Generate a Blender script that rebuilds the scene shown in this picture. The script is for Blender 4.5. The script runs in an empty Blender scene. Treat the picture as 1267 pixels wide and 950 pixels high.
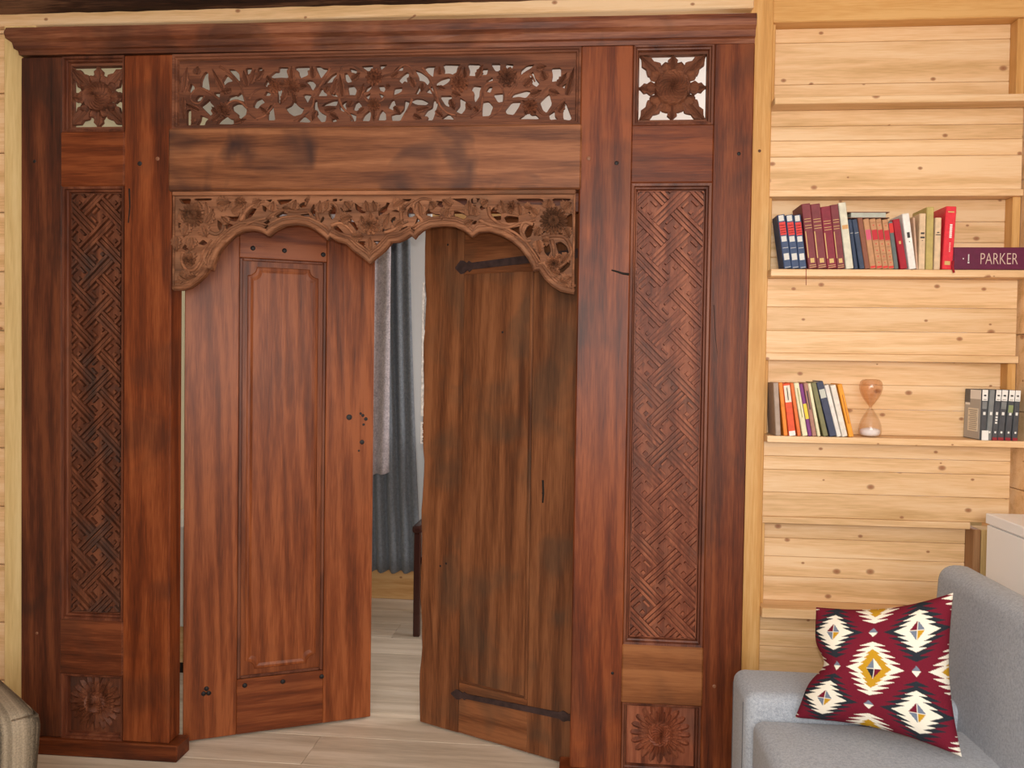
import bpy, bmesh, math, random, json
from mathutils import Vector, Matrix
random.seed(7)
S = bpy.context.scene
COL = S.collection
pi = math.pi

# ------------------------------------------------------------------ camera, world, lights, exposure
yaw, pitch, roll = map(math.radians, (-5.155, -1.364, 0.845))
fw = Vector((math.sin(yaw)*math.cos(pitch), math.cos(yaw)*math.cos(pitch), math.sin(pitch)))
rt = Vector((math.cos(yaw), -math.sin(yaw), 0)); up = rt.cross(fw)
rt, up = math.cos(roll)*rt+math.sin(roll)*up, -math.sin(roll)*rt+math.cos(roll)*up
cam = bpy.data.cameras.new('camera'); camo = bpy.data.objects.new('camera', cam); COL.objects.link(camo)
M = Matrix((rt, up, -fw)).transposed().to_4x4(); M.translation = (0, -2.5, 1.31)
camo.matrix_world = M
cam.sensor_width = 36; cam.lens = 36*1000/1267; cam.clip_start = .05
S.camera = camo

world = bpy.data.worlds.new('world'); S.world = world; world.use_nodes = True
bg = world.node_tree.nodes['Background']; bg.inputs[0].default_value = (.92, .96, 1, 1); bg.inputs[1].default_value = .42

def light(name, kind, loc, energy, color=(1, 1, 1), size=1., size_y=None, target=None):
    l = bpy.data.lights.new(name, kind); l.energy = energy; l.color = color
    if kind == 'AREA':
        l.size = size
        if size_y: l.shape = 'RECTANGLE'; l.size_y = size_y
    else: l.shadow_soft_size = size
    o = bpy.data.objects.new(name, l); COL.objects.link(o); o.location = loc
    if target: o.rotation_euler = (Vector(target)-Vector(loc)).to_track_quat('-Z', 'Y').to_euler()
    return o
light('camera_flash', 'POINT', (0, -2.47, 1.375), 56, (1, .95, .88), .012)
light('window_daylight', 'AREA', (.25, -3.7, 1.7), 64, (1, .97, .93), 1.6, 1.4, (.3, 0, 1.1))
light('rear_room_fill', 'AREA', (1.40, 1.1, 1.45), 33, (.97, .98, 1), 1.0, 1.3, (-1.4, 1.1, 1.7))  # lamp added to brighten the rear room; no window stands on that side
S.view_settings.view_transform = 'Standard'; S.view_settings.look = 'None'
S.view_settings.gamma = 1; S.view_settings.use_curve_mapping = False
S.view_settings.exposure = 0.14

# ------------------------------------------------------------------ materials
def newmat(name):
    m = bpy.data.materials.new(name); m.use_nodes = True
    nt = m.node_tree; b = nt.nodes['Principled BSDF']
    return m, nt, b
def N(nt, t, **kw):
    n = nt.nodes.new(t)
    for k, v in kw.items(): setattr(n, k, v)
    return n
def ramp(nt, src, stops):
    r = N(nt, 'ShaderNodeValToRGB'); el = r.color_ramp.elements
    while len(el) < len(stops): el.new(.5)
    for e, (p, c) in zip(el, stops):
        e.position = p; e.color = (*c, 1) if len(c) == 3 else c
    nt.links.new(src, r.inputs[0]); return r.outputs[0]
def mixc(nt, a, b, fac, mode='MIX'):
    m = N(nt, 'ShaderNodeMix', data_type='RGBA', blend_type=mode)
    for s, v in ((0, fac), (6, a), (7, b)):
        if hasattr(v, 'links'): nt.links.new(v, m.inputs[s])
        elif isinstance(v, tuple): m.inputs[s].default_value = (*v, 1)
        else: m.inputs[s].default_value = v
    return m.outputs[2]
def coords(nt, axis, along, across, seed=0):
    tc = N(nt, 'ShaderNodeTexCoord'); oi = N(nt, 'ShaderNodeObjectInfo')
    ml = N(nt, 'ShaderNodeMath', operation='MULTIPLY_ADD'); nt.links.new(oi.outputs['Random'], ml.inputs[0])
    ml.inputs[1].default_value = 53.; ml.inputs[2].default_value = seed
    ad = N(nt, 'ShaderNodeVectorMath', operation='ADD')
    nt.links.new(tc.outputs['Object'], ad.inputs[0]); nt.links.new(ml.outputs[0], ad.inputs[1])
    mu = N(nt, 'ShaderNodeVectorMath', operation='MULTIPLY'); nt.links.new(ad.outputs[0], mu.inputs[0])
    mu.inputs[1].default_value = tuple(along if i == axis else across for i in range(3))
    return ad.outputs[0], mu.outputs[0], oi
def wood(name, axis, dark, mid, lite, rough=.46, stain=.35, staincol=(.02, .012, .01), vary=.25, rings=1., spec=.24, bump=.25, knots=0):
    m, nt, b = newmat(name)
    raw, st, oi = coords(nt, axis, .55, 9.)
    wv = N(nt, 'ShaderNodeTexWave', wave_type='BANDS', bands_direction='DIAGONAL')
    wv.inputs['Scale'].default_value = .9*rings; wv.inputs['Distortion'].default_value = 9
    wv.inputs['Detail'].default_value = 3; wv.inputs['Detail Scale'].default_value = .8
    nt.links.new(st, wv.inputs[0])
    n1 = N(nt, 'ShaderNodeTexNoise'); n1.inputs['Scale'].default_value = 2.6; n1.inputs['Detail'].default_value = 6; n1.inputs['Distortion'].default_value = .8
    nt.links.new(st, n1.inputs[0])
    n2 = N(nt, 'ShaderNodeTexNoise'); n2.inputs['Scale'].default_value = 26; n2.inputs['Detail'].default_value = 4
    nt.links.new(st, n2.inputs[0])
    mx = N(nt, 'ShaderNodeMath', operation='MULTIPLY_ADD'); nt.links.new(wv.outputs[1], mx.inputs[0]); mx.inputs[1].default_value = .16
    nt.links.new(n1.outputs[0], mx.inputs[2])
    ma = N(nt, 'ShaderNodeMath', operation='MULTIPLY_ADD'); nt.links.new(n2.outputs[0], ma.inputs[0]); ma.inputs[1].default_value = .5; 
    nt.links.new(mx.outputs[0], ma.inputs[2])
    c = ramp(nt, ma.outputs[0], [(.56, dark), (.80, mid), (1., lite)])
    n3 = N(nt, 'ShaderNodeTexNoise'); n3.inputs['Scale'].default_value = 4.5; n3.inputs['Detail'].default_value = 3; n3.inputs['Distortion'].default_value = .6
    nt.links.new(raw, n3.inputs[0])
    f = ramp(nt, n3.outputs[0], [(.50, (0, 0, 0)), (.66, (stain,)*3)])
    c = mixc(nt, c, staincol, f)
    if knots:
        sx = N(nt, 'ShaderNodeSeparateXYZ'); nt.links.new(raw, sx.inputs[0])
        sm = N(nt, 'ShaderNodeMath', operation='ADD'); nt.links.new(sx.outputs[0], sm.inputs[0]); nt.links.new(sx.outputs[1], sm.inputs[1])
        cb_ = N(nt, 'ShaderNodeCombineXYZ'); nt.links.new(sm.outputs[0], cb_.inputs[0]); nt.links.new(sx.outputs[2], cb_.inputs[1])
        vm = N(nt, 'ShaderNodeVectorMath', operation='MULTIPLY'); nt.links.new(cb_.outputs[0], vm.inputs[0]); vm.inputs[1].default_value = (9., 13., 0)
        vo = N(nt, 'ShaderNodeTexVoronoi', voronoi_dimensions='2D'); vo.inputs['Scale'].default_value = 1.; nt.links.new(vm.outputs[0], vo.inputs[0])
        sep = N(nt, 'ShaderNodeSeparateColor'); nt.links.new(vo.outputs['Color'], sep.inputs[0])
        dv_ = N(nt, 'ShaderNodeMath', operation='MULTIPLY_ADD'); nt.links.new(sep.outputs[1], dv_.inputs[0]); dv_.inputs[1].default_value = 1.3; dv_.inputs[2].default_value = .35
        dd_ = N(nt, 'ShaderNodeMath', operation='DIVIDE'); nt.links.new(vo.outputs['Distance'], dd_.inputs[0]); nt.links.new(dv_.outputs[0], dd_.inputs[1])
        k1 = ramp(nt, dd_.outputs[0], [(.0, (1, 1, 1)), (.05, (.75,)*3), (.085, (0, 0, 0))])
        k2 = N(nt, 'ShaderNodeMath', operation='LESS_THAN'); nt.links.new(sep.outputs[0], k2.inputs[0]); k2.inputs[1].default_value = knots
        k3 = N(nt, 'ShaderNodeMath', operation='MULTIPLY'); nt.links.new(k1, k3.inputs[0]); nt.links.new(k2.outputs[0], k3.inputs[1])
        c = mixc(nt, c, (.30, .12, .05), k3.outputs[0])
    rr = N(nt, 'ShaderNodeMapRange'); nt.links.new(oi.outputs['Random'], rr.inputs[0])
    rr.inputs[3].default_value = 1-vary; rr.inputs[4].default_value = 1+vary
    cm = N(nt, 'ShaderNodeVectorMath', operation='SCALE'); nt.links.new(c, cm.inputs[0]); nt.links.new(rr.outputs[0], cm.inputs['Scale'])
    nt.links.new(cm.outputs[0], b.inputs['Base Color'])
    b.inputs['Roughness'].default_value = rough; b.inputs['Specular IOR Level'].default_value = spec
    bp = N(nt, 'ShaderNodeBump'); bp.inputs['Strength'].default_value = bump; bp.inputs['Distance'].default_value = .002
    nt.links.new(ma.outputs[0], bp.inputs['Height']); nt.links.new(bp.outputs[0], b.inputs['Normal'])
    return m
def plain(name, col, rough=.6, metal=0, spec=.4, noise=0, nscale=30, bump=0):
    m, nt, b = newmat(name)
    b.inputs['Roughness'].default_value = rough; b.inputs['Metallic'].default_value = metal; b.inputs['Specular IOR Level'].default_value = spec
    if noise or bump:
        raw, st, oi = coords(nt, 0, 1, 1)
        n = N(nt, 'ShaderNodeTexNoise'); n.inputs['Scale'].default_value = nscale; n.inputs['Detail'].default_value = 4; nt.links.new(raw, n.inputs[0])
        c = ramp(nt, n.outputs[0], [(.3, tuple(v*(1-noise) for v in col)), (.7, tuple(min(1, v*(1+noise)) for v in col))])
        nt.links.new(c, b.inputs['Base Color'])
        if bump:
            bp = N(nt, 'ShaderNodeBump'); bp.inputs['Strength'].default_value = bump; bp.inputs['Distance'].default_value = .003
            nt.links.new(n.outputs[0], bp.inputs['Height']); nt.links.new(bp.outputs[0], b.inputs['Normal'])
    else: b.inputs['Base Color'].default_value = (*col, 1)
    return m
def fabric(name, c0, c1, scale=420, bump=.5):
    m, nt, b = newmat(name)
    tc = N(nt, 'ShaderNodeTexCoord')
    n = N(nt, 'ShaderNodeTexNoise'); n.inputs['Scale'].default_value = scale; n.inputs['Detail'].default_value = 2; nt.links.new(tc.outputs['Object'], n.inputs[0])
    n2 = N(nt, 'ShaderNodeTexNoise'); n2.inputs['Scale'].default_value = scale*.22; n2.inputs['Detail'].default_value = 3; nt.links.new(tc.outputs['Object'], n2.inputs[0])
    ad = N(nt, 'ShaderNodeMath', operation='MULTIPLY_ADD'); nt.links.new(n2.outputs[0], ad.inputs[0]); ad.inputs[1].default_value = .6; nt.links.new(n.outputs[0], ad.inputs[2])
    c = ramp(nt, ad.outputs[0], [(.55, c0), (1.05, c1)])
    nt.links.new(c, b.inputs['Base Color']); b.inputs['Roughness'].default_value = .9; b.inputs['Specular IOR Level'].default_value = .15
    b.inputs['Sheen Weight'].default_value = .15
    bp = N(nt, 'ShaderNodeBump'); bp.inputs['Strength'].default_value = bump; bp.inputs['Distance'].default_value = .002
    nt.links.new(ad.outputs[0], bp.inputs['Height']); nt.links.new(bp.outputs[0], b.inputs['Normal'])
    return m
TD, TM, TL = (.060, .012, .004), (.148, .032, .0085), (.24, .062, .018)
teak_v = wood('teak_vertical_grain', 2, TD, TM, TL, rough=.44)
teak_h = wood('teak_horizontal_grain', 0, TD, TM, TL, rough=.44)
teak_door = wood('teak_red_door', 2, (.09, .021, .006), (.175, .043, .012), (.265, .076, .024), rough=.42, spec=.22, rings=1.6, stain=.12, vary=.12)
teak_door_h = wood('teak_red_door_rail', 0, (.09, .020, .006), (.165, .039, .011), (.25, .070, .022), rough=.42, spec=.22, rings=1.6, stain=.12, vary=.12)
teak_old = wood('teak_weathered', 2, (.075, .024, .009), (.155, .053, .019), (.235, .088, .034), rough=.55, stain=.45, staincol=(.05, .038, .025), vary=.1)
teak_old_h = wood('teak_weathered_rail', 0, (.075, .024, .009), (.155, .053, .019), (.235, .088, .034), rough=.55, stain=.45, staincol=(.05, .038, .025), vary=.1)
beam_wood = wood('teak_faded_beam', 0, (.10, .033, .014), (.20, .072, .029), (.29, .115, .05), rough=.48, stain=.95, staincol=(.035, .016, .014), vary=.02)
corn_wood = wood('teak_cornice', 0, (.08, .022, .011), (.17, .052, .023), (.26, .10, .05), rough=.5, stain=.5, vary=.08)
carve_top = wood('carved_teak_dusty_brown', 0, (.07, .025, .014), (.145, .050, .026), (.23, .084, .042), rough=.7, stain=.3, staincol=(.06, .035, .025), vary=.18, bump=.5)
carve_arch = wood('carved_teak_pale_brown', 0, (.11, .043, .021), (.205, .083, .040), (.31, .135, .068), rough=.75, stain=.3, staincol=(.09, .06, .04), vary=.18, bump=.5)
carve_panel = wood('carved_teak_red', 2, (.10, .026, .012), (.19, .052, .024), (.29, .095, .046), rough=.5, stain=.45, staincol=(.05, .035, .03), vary=.1, bump=.4)
teak_dark_v = wood('teak_dark_patina', 2, (.030, .010, .006), (.085, .022, .010), (.16, .046, .018), rough=.5, stain=.5)
teak_dark_h = wood('teak_dark_patina_rail', 0, (.035, .010, .005), (.095, .024, .009), (.17, .048, .018), rough=.45, stain=.4)
teak_warm_h = wood('teak_warm_rail', 0, (.13, .040, .012), (.225, .078, .024), (.31, .12, .042), rough=.5, stain=.25, vary=.05)
carve_dark = wood('carved_teak_dark', 2, (.05, .018, .010), (.105, .031, .014), (.18, .060, .028), rough=.55, stain=.55, staincol=(.04, .033, .03), vary=.1, bump=.4)
moulding_m = wood('teak_moulding', 2, (.06, .018, .010), (.13, .037, .018), (.19, .065, .033), rough=.45, stain=.4)
PD, PM, PL = (.56, .34, .145), (.73, .47, .245), (.80, .56, .33)
pine_h = wood('pine_board', 0, PD, PM, PL, rough=.45, stain=.0, vary=.07, rings=.6, knots=.42, bump=.12, spec=.4)
pine_v = wood('pine_post', 2, (.50, .25, .075), (.60, .32, .105), (.68, .40, .155), rough=.45, stain=0, vary=.04, rings=.6, bump=.1)
pine_beam = wood('pine_beam', 0, (.50, .25, .075), (.60, .32, .105), (.68, .40, .155), rough=.45, stain=0, vary=.04, rings=.6, bump=.1)
pine_trim = wood('pine_trim', 2, (.55, .38, .16), (.66, .48, .22), (.74, .56, .28), rough=.5, stain=0, vary=.05, rings=.6, bump=.1)
log_m = wood('dark_log', 0, (.012, .006, .004), (.045, .018, .010), (.16, .075, .04), rough=.6, stain=.3, vary=.1, bump=.8)
floor_m = wood('whitewashed_oak', 0, (.46, .37, .28), (.60, .50, .39), (.70, .60, .49), rough=.38, stain=.12, staincol=(.42, .33, .26), vary=.10, rings=.5, bump=.08)
iron = plain('black_iron', (.018, .014, .014), .55, .3, .4, .5, 60, .4)
iron_rust = plain('rusted_iron_strap', (.045, .024, .022), .6, .2, .4, .4, 40, .5)
white_paint = plain('white_paint', (.80, .80, .79), .45)
white_lam = plain('white_laminate', (.90, .91, .93), .4)
plaster = plain('cream_plaster', (.62, .56, .36), .9, noise=.05, nscale=8)
flake = plain('old_white_paint', (.62, .58, .55), .8, noise=.3, nscale=90)
sofa_m = fabric('grey_melange_fabric', (.235, .255, .29), (.43, .46, .51), 700, .35)
curtain_m = fabric('slate_curtain_cloth', (.13, .145, .165), (.24, .26, .285), 300, .3)
lit_fold_m = fabric('lit_fold_cloth', (.33, .29, .31), (.58, .52, .54), 120, .3)  # pale cloth colour carries the light on the curtain fold

# ------------------------------------------------------------------ helpers
def link(o, parent=None):
    COL.objects.link(o)
    if parent is not None: o.parent = parent
    return o
def thing(name, loc, label, cat, group=None, rotz=0):
    o = bpy.data.objects.new(name, None); COL.objects.link(o); o.location = loc; o.rotation_euler[2] = rotz
    o.empty_display_size = .1
    return tag(o, label, cat, group)
def tag(o, label, cat, group=None):
    o['label'] = label; o['category'] = cat
    if group: o['group'] = group
    return o
def struct(o, label=None):
    o['kind'] = 'structure'
    if label: o['label'] = label
    return o
def mesh(name, verts, faces, mat, parent=None, smooth=False, local=False, angle=None):
    """verts in world coordinates unless local; stored relative to the parent's location"""
    off = Vector((0, 0, 0))
    if parent is not None and not local:
        p = parent
        while p is not None: off += p.location; p = p.parent
    me = bpy.data.meshes.new(name); me.from_pydata([tuple(Vector(v)-off) for v in verts], [], faces)
    bm = bmesh.new(); bm.from_mesh(me); bmesh.ops.recalc_face_normals(bm, faces=bm.faces); bm.to_mesh(me); bm.free()
    if smooth:
        for p in me.polygons: p.use_smooth = True
        if angle: me.set_sharp_from_angle(angle=angle)
    me.materials.append(mat)
    return link(bpy.data.objects.new(name, me), parent)
def from_bm(name, bm, mat, parent=None, smooth=False, local=False, angle=None):
    vs = [v.co.copy() for v in bm.verts]; bm.verts.index_update()
    fs = [[v.index for v in f.verts] for f in bm.faces]; bm.free()
    return mesh(name, vs, fs, mat, parent, smooth, local, angle)
def box_bm(bm, x0, x1, y0, y1, z0, z1, bev=0, seg=1):
    b = bmesh.new(); bmesh.ops.create_cube(b, size=1)
    for v in b.verts: v.co = ((x0+x1)/2+v.co.x*(x1-x0), (y0+y1)/2+v.co.y*(y1-y0), (z0+z1)/2+v.co.z*(z1-z0))
    if bev: bmesh.ops.bevel(b, geom=b.edges[:], offset=bev, segments=seg, affect='EDGES', profile=.5)
    me = bpy.data.meshes.new('t'); b.to_mesh(me); b.free(); bm.from_mesh(me); bpy.data.meshes.remove(me)
def box(name, x0, x1, y0, y1, z0, z1, mat, parent=None, bev=.002, seg=1, local=False, smooth=False):
    """a box whose own origin is its centre (unless parented: then relative to the parent)"""
    bm = bmesh.new(); box_bm(bm, x0, x1, y0, y1, z0, z1, bev, seg)
    o = from_bm(name, bm, mat, parent, smooth, local)
    return o
def own_origin(o):
    """move a top-level mesh's origin to its base"""
    vs = o.data.vertices
    c = Vector(((min(v.co.x for v in vs)+max(v.co.x for v in vs))/2, (min(v.co.y for v in vs)+max(v.co.y for v in vs))/2, min(v.co.z for v in vs)))
    for v in vs: v.co -= c
    o.location = o.location+c
    return o
def prism(name, poly, y0, y1, mat, parent=None, local=False):
    """poly in (x,z), extruded from y0 to y1"""
    n = len(poly); vs = [(x, y0, z) for x, z in poly]+[(x, y1, z) for x, z in poly]
    fs = [list(range(n)), list(range(2*n-1, n-1, -1))]+[[i, (i+1) % n, n+(i+1) % n, n+i] for i in range(n)]
    return mesh(name, vs, fs, mat, parent, local=local)
def chaikin(p, k=1, closed=True):
    for _ in range(k):
        q = []; n = len(p)
        for i in range(n if closed else n-1):
            a, b = p[i], p[(i+1) % n]
            q += [(a[0]*.86+b[0]*.14, a[1]*.86+b[1]*.14), (a[0]*.14+b[0]*.86, a[1]*.14+b[1]*.86)]
        if not closed: q = [p[0]]+q+[p[-1]]
        p = q
    return p
def grow(p, d):
    """offset a closed polygon outwards by d"""
    n = len(p); ar = sum(p[i][0]*p[(i+1) % n][1]-p[(i+1) % n][0]*p[i][1] for i in range(n)); s = 1 if ar > 0 else -1; q = []
    for i in range(n):
        a, b, c = p[i-1], p[i], p[(i+1) % n]
        n1 = Vector((b[1]-a[1], a[0]-b[0])); n2 = Vector((c[1]-b[1], b[0]-c[0]))
        if n1.length < 1e-7 or n2.length < 1e-7: q.append(b); continue
        m = (n1.normalized()+n2.normalized()); l = m.length
        if l < .3: q.append(b); continue
        k = min(1.6, 2/l/l*1.)*d*s; q.append((b[0]+m.x*k/1., b[1]+m.y*k/1.))
    return q
def fret_slab(name, outline, holes, yfront, thick, bev, mat, parent):
    """a board of the given outline (x,z) pierced by holes, edges rounded"""
    cu = bpy.data.curves.new(name, 'CURVE'); cu.dimensions = '2D'; cu.fill_mode = 'BOTH'
    cu.extrude = thick/2-bev; cu.bevel_depth = bev; cu.bevel_resolution = 1; cu.offset = 0
    for p in [outline]+holes:
        sp = cu.splines.new('POLY'); sp.points.add(len(p)-1); sp.use_cyclic_u = True
        for q, (x, z) in zip(sp.points, p): q.co = (x, z, 0, 1)
    t = bpy.data.objects.new('t', cu); COL.objects.link(t)
    dg = bpy.context.evaluated_depsgraph_get(); me = bpy.data.meshes.new_from_object(t.evaluated_get(dg))
    vs = [(v.co.x, yfront+thick/2-v.co.z, v.co.y) for v in me.vertices]; fs = [list(p.vertices) for p in me.polygons]
    bpy.data.objects.remove(t); bpy.data.curves.remove(cu)
    return mesh(name, vs, fs, mat, parent)
def catmull(p, k=5):
    q = []
    for i in range(len(p)-1):
        a, b, c, d = p[max(i-1, 0)], p[i], p[i+1], p[min(i+2, len(p)-1)]
        for j in range(k):
            t = j/k
            q.append(tuple(.5*(2*b[m]+(c[m]-a[m])*t+(2*a[m]-5*b[m]+4*c[m]-d[m])*t*t+(3*b[m]-a[m]-3*c[m]+d[m])*t**3) for m in range(len(b))))
    return q+[tuple(p[-1])]
def tube(name, pts, r, mat, parent=None, n=6, taper=True, local=False, flat=1.):
    vs, fs = [], []; L = len(pts)
    for i, p in enumerate(pts):
        p = Vector(p); d = (Vector(pts[min(i+1, L-1)])-Vector(pts[max(i-1, 0)])).normalized()
        s = d.cross(Vector((0, 1, 0)))
        s = s.normalized() if s.length > 1e-4 else Vector((1, 0, 0))
        w = d.cross(s).normalized(); rr = r*(1-.45*i/L if taper else 1)
        for k in range(n):
            a = 2*pi*k/n; vs.append(p+s*math.cos(a)*rr+w*math.sin(a)*rr*flat)
    for i in range(L-1):
        for k in range(n): fs.append([i*n+k, i*n+(k+1) % n, (i+1)*n+(k+1) % n, (i+1)*n+k])
    fs += [list(range(n)), list(range((L-1)*n, L*n))]
    return mesh(name, vs, fs, mat, parent, smooth=True, local=local)
LEAF = {}
def leaf_mesh(mat, teeth=4, thick=.5):
    """unit leaf: length 1 along +x, half width .5 (scaled later), raised spine towards -y, closed underneath"""
    key = (mat.name, teeth)
    if key in LEAF: return LEAF[key]
    n = 4*teeth+1; vs, fs = [], []
    for i in range(n):
        t = i/(n-1); w = .5*math.sin(pi*min(1, .08+.92*t)**.8)*(1-.0*t); ph = (t*teeth) % 1
        we = max(.02, w*(1.18-.42*ph)); h = .55*math.sin(pi*(.1+.8*t))
        tw = -.1*ph
        e_ = -.30-.25*h
        vs += [(t+tw, thick, -we), (t+tw, e_, -we), (t, -.45*h-.38, -.60*w), (t, -.22*h-.20, -.26*w), (t, -h-.30, 0), (t, -.22*h-.20, .26*w), (t, -.45*h-.38, .60*w), (t+tw, e_, we), (t+tw, thick, we)]
    k = 9
    for i in range(n-1):
        for j in range(k-1): fs.append([i*k+j, i*k+j+1, (i+1)*k+j+1, (i+1)*k+j])
        fs.append([i*k+k-1, i*k, (i+1)*k, (i+1)*k+k-1])
    fs += [list(range(k)), list(range((n-1)*k, n*k))]
    me = bpy.data.meshes.new('leaf'); me.from_pydata(vs, [], fs)
    bm = bmesh.new(); bm.from_mesh(me); bmesh.ops.recalc_face_normals(bm, faces=bm.faces); bm.to_mesh(me); bm.free()
    me.materials.append(mat); LEAF[key] = me
    return me
def leaf(parent, mat, x, z, x2, z2, w, y, depth=.012, teeth=4, name='leaf'):
    off = Vector((0, 0, 0)); p = parent
    while p is not None: off += p.location; p = p.parent
    o = bpy.data.objects.new(name, leaf_mesh(mat, teeth)); link(o, parent)
    L = math.hypot(x2-x, z2-z)
    o.location = Vector((x, y, z))-off; o.rotation_euler = (0, -math.atan2(z2-z, x2-x), 0); o.scale = (L, depth, w)
    return o
def flower_bm(R, petals, depth, seed_r=.45, rows=2, hatch=True):
    """flower head in the xz plane facing -y, centre at the origin"""
    bm = bmesh.new()
    for r in range(rows):
        r0, r1 = (seed_r*R*.8, R) if r == 0 else (seed_r*R*.7, R*.74)
        yo = -.25*depth*r
        for k in range(petals):
            a = 2*pi*(k+.5*r)/petals; wd = pi/petals*.96
            prof = [(0, .55), (.35, .95), (.7, 1.), (.9, .75), (1., .28)]
            L, Rr, Cc = [], [], []
            for t, w in prof:
                rad = r0+(r1-r0)*t
                h = yo-depth*(.25+.45*math.sin(pi*t*.85))
                for lst, da, hh in ((L, -wd*w, yo*.5+depth*.05), (Cc, 0, h), (Rr, wd*w, yo*.5+depth*.05)):
                    lst.append(bm.verts.new((math.cos(a+da)*rad, hh, math.sin(a+da)*rad)))
            for i in range(len(prof)-1):
                bm.faces.new((L[i], L[i+1], Cc[i+1], Cc[i])); bm.faces.new((Cc[i], Cc[i+1], Rr[i+1], Rr[i]))
            bm.faces.new((L[-1], Rr[-1], Cc[-1]))
    n, m = 28, 9; rings = []
    sr = R*seed_r
    for i in range(m+1):
        rr = sr*(1-i/m); row = []
        for k in range(n):
            a = 2*pi*k/n
            bump = (.12*depth if (i+k) % 2 else -.12*depth) if hatch else 0
            row.append(bm.verts.new((math.cos(a)*rr, -depth*(.35+.65*math.sqrt(max(0, 1-(rr/sr)**2)))+bump if i else depth*.1, math.sin(a)*rr)) if i < m else None)
        rings.append(row)
    top = bm.verts.new((0, -depth*1.02, 0))
    for i in range(m-1):
        for k in range(n): bm.faces.new((rings[i][k], rings[i][(k+1) % n], rings[i+1][(k+1) % n], rings[i+1][k]))
    for k in range(n): bm.faces.new((rings[m-1][k], rings[m-1][(k+1) % n], top))
    return bm
def flower(parent, mat, x, z, R, y, petals=12, depth=.016, seed_r=.45, rows=2, name='flower', label=None):
    bm = flower_bm(R, petals, depth, seed_r, rows); bmesh.ops.translate(bm, vec=(x, y, z), verts=bm.verts)
    o = from_bm(name, bm, mat, parent)
    if label: o['label'] = label
    return o
def frame_bevel(name, x0, x1, z0, z1, w, y0, y1, mat, parent):
    """mitred sloping moulding: outer edge at y0, inner edge at y1"""
    P = lambda i, y: [(x0+i, y, z0+i), (x1-i, y, z0+i), (x1-i, y, z1-i), (x0+i, y, z1-i)]
    vs = P(0, y1+.01)+P(0, y0)+P(w*.4, y0+.001)+P(w*.55, y0+(y1-y0)*.45)+P(w*.8, y0+(y1-y0)*.5)+P(w, y1)+P(w, y1+.01)
    fs = []
    for r in range(6):
        for k in range(4): fs.append([r*4+k, r*4+(k+1) % 4, r*4+4+(k+1) % 4, r*4+4+k])
    return mesh(name, vs, fs, mat, parent)
def clip_rect(poly, x0, x1, z0, z1):
    for ax, lim, sg in ((0, x0, 1), (0, x1, -1), (1, z0, 1), (1, z1, -1)):
        out = []
        for i in range(len(poly)):
            a, b = poly[i], poly[(i+1) % len(poly)]
            da, db = sg*(a[ax]-lim), sg*(b[ax]-lim)
            if da >= 0: out.append(a)
            if da*db < 0:
                t = da/(da-db); out.append((a[0]+(b[0]-a[0])*t, a[1]+(b[1]-a[1])*t))
        poly = out
        if len(poly) < 3: return []
    return poly
def stud(parent, mat, x, z, r, y, depth=.006, local=False, name='stud', sg=1):
    vs, fs = [], []; n = 10
    for i, (q, h) in enumerate(((1, -.002), (.95, .45), (.6, .9))):
        for k in range(n): a = 2*pi*k/n; vs.append((x+math.cos(a)*r*q, y-sg*depth*h, z+math.sin(a)*r*q))
    vs.append((x, y-sg*depth, z))
    for i in range(2):
        for k in range(n): fs.append([i*n+k, i*n+(k+1) % n, (i+1)*n+(k+1) % n, (i+1)*n+k])
    for k in range(n): fs.append([2*n+k, 2*n+(k+1) % n, 3*n])
    return mesh(name, vs, fs, mat, parent, smooth=True, local=local)

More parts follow.
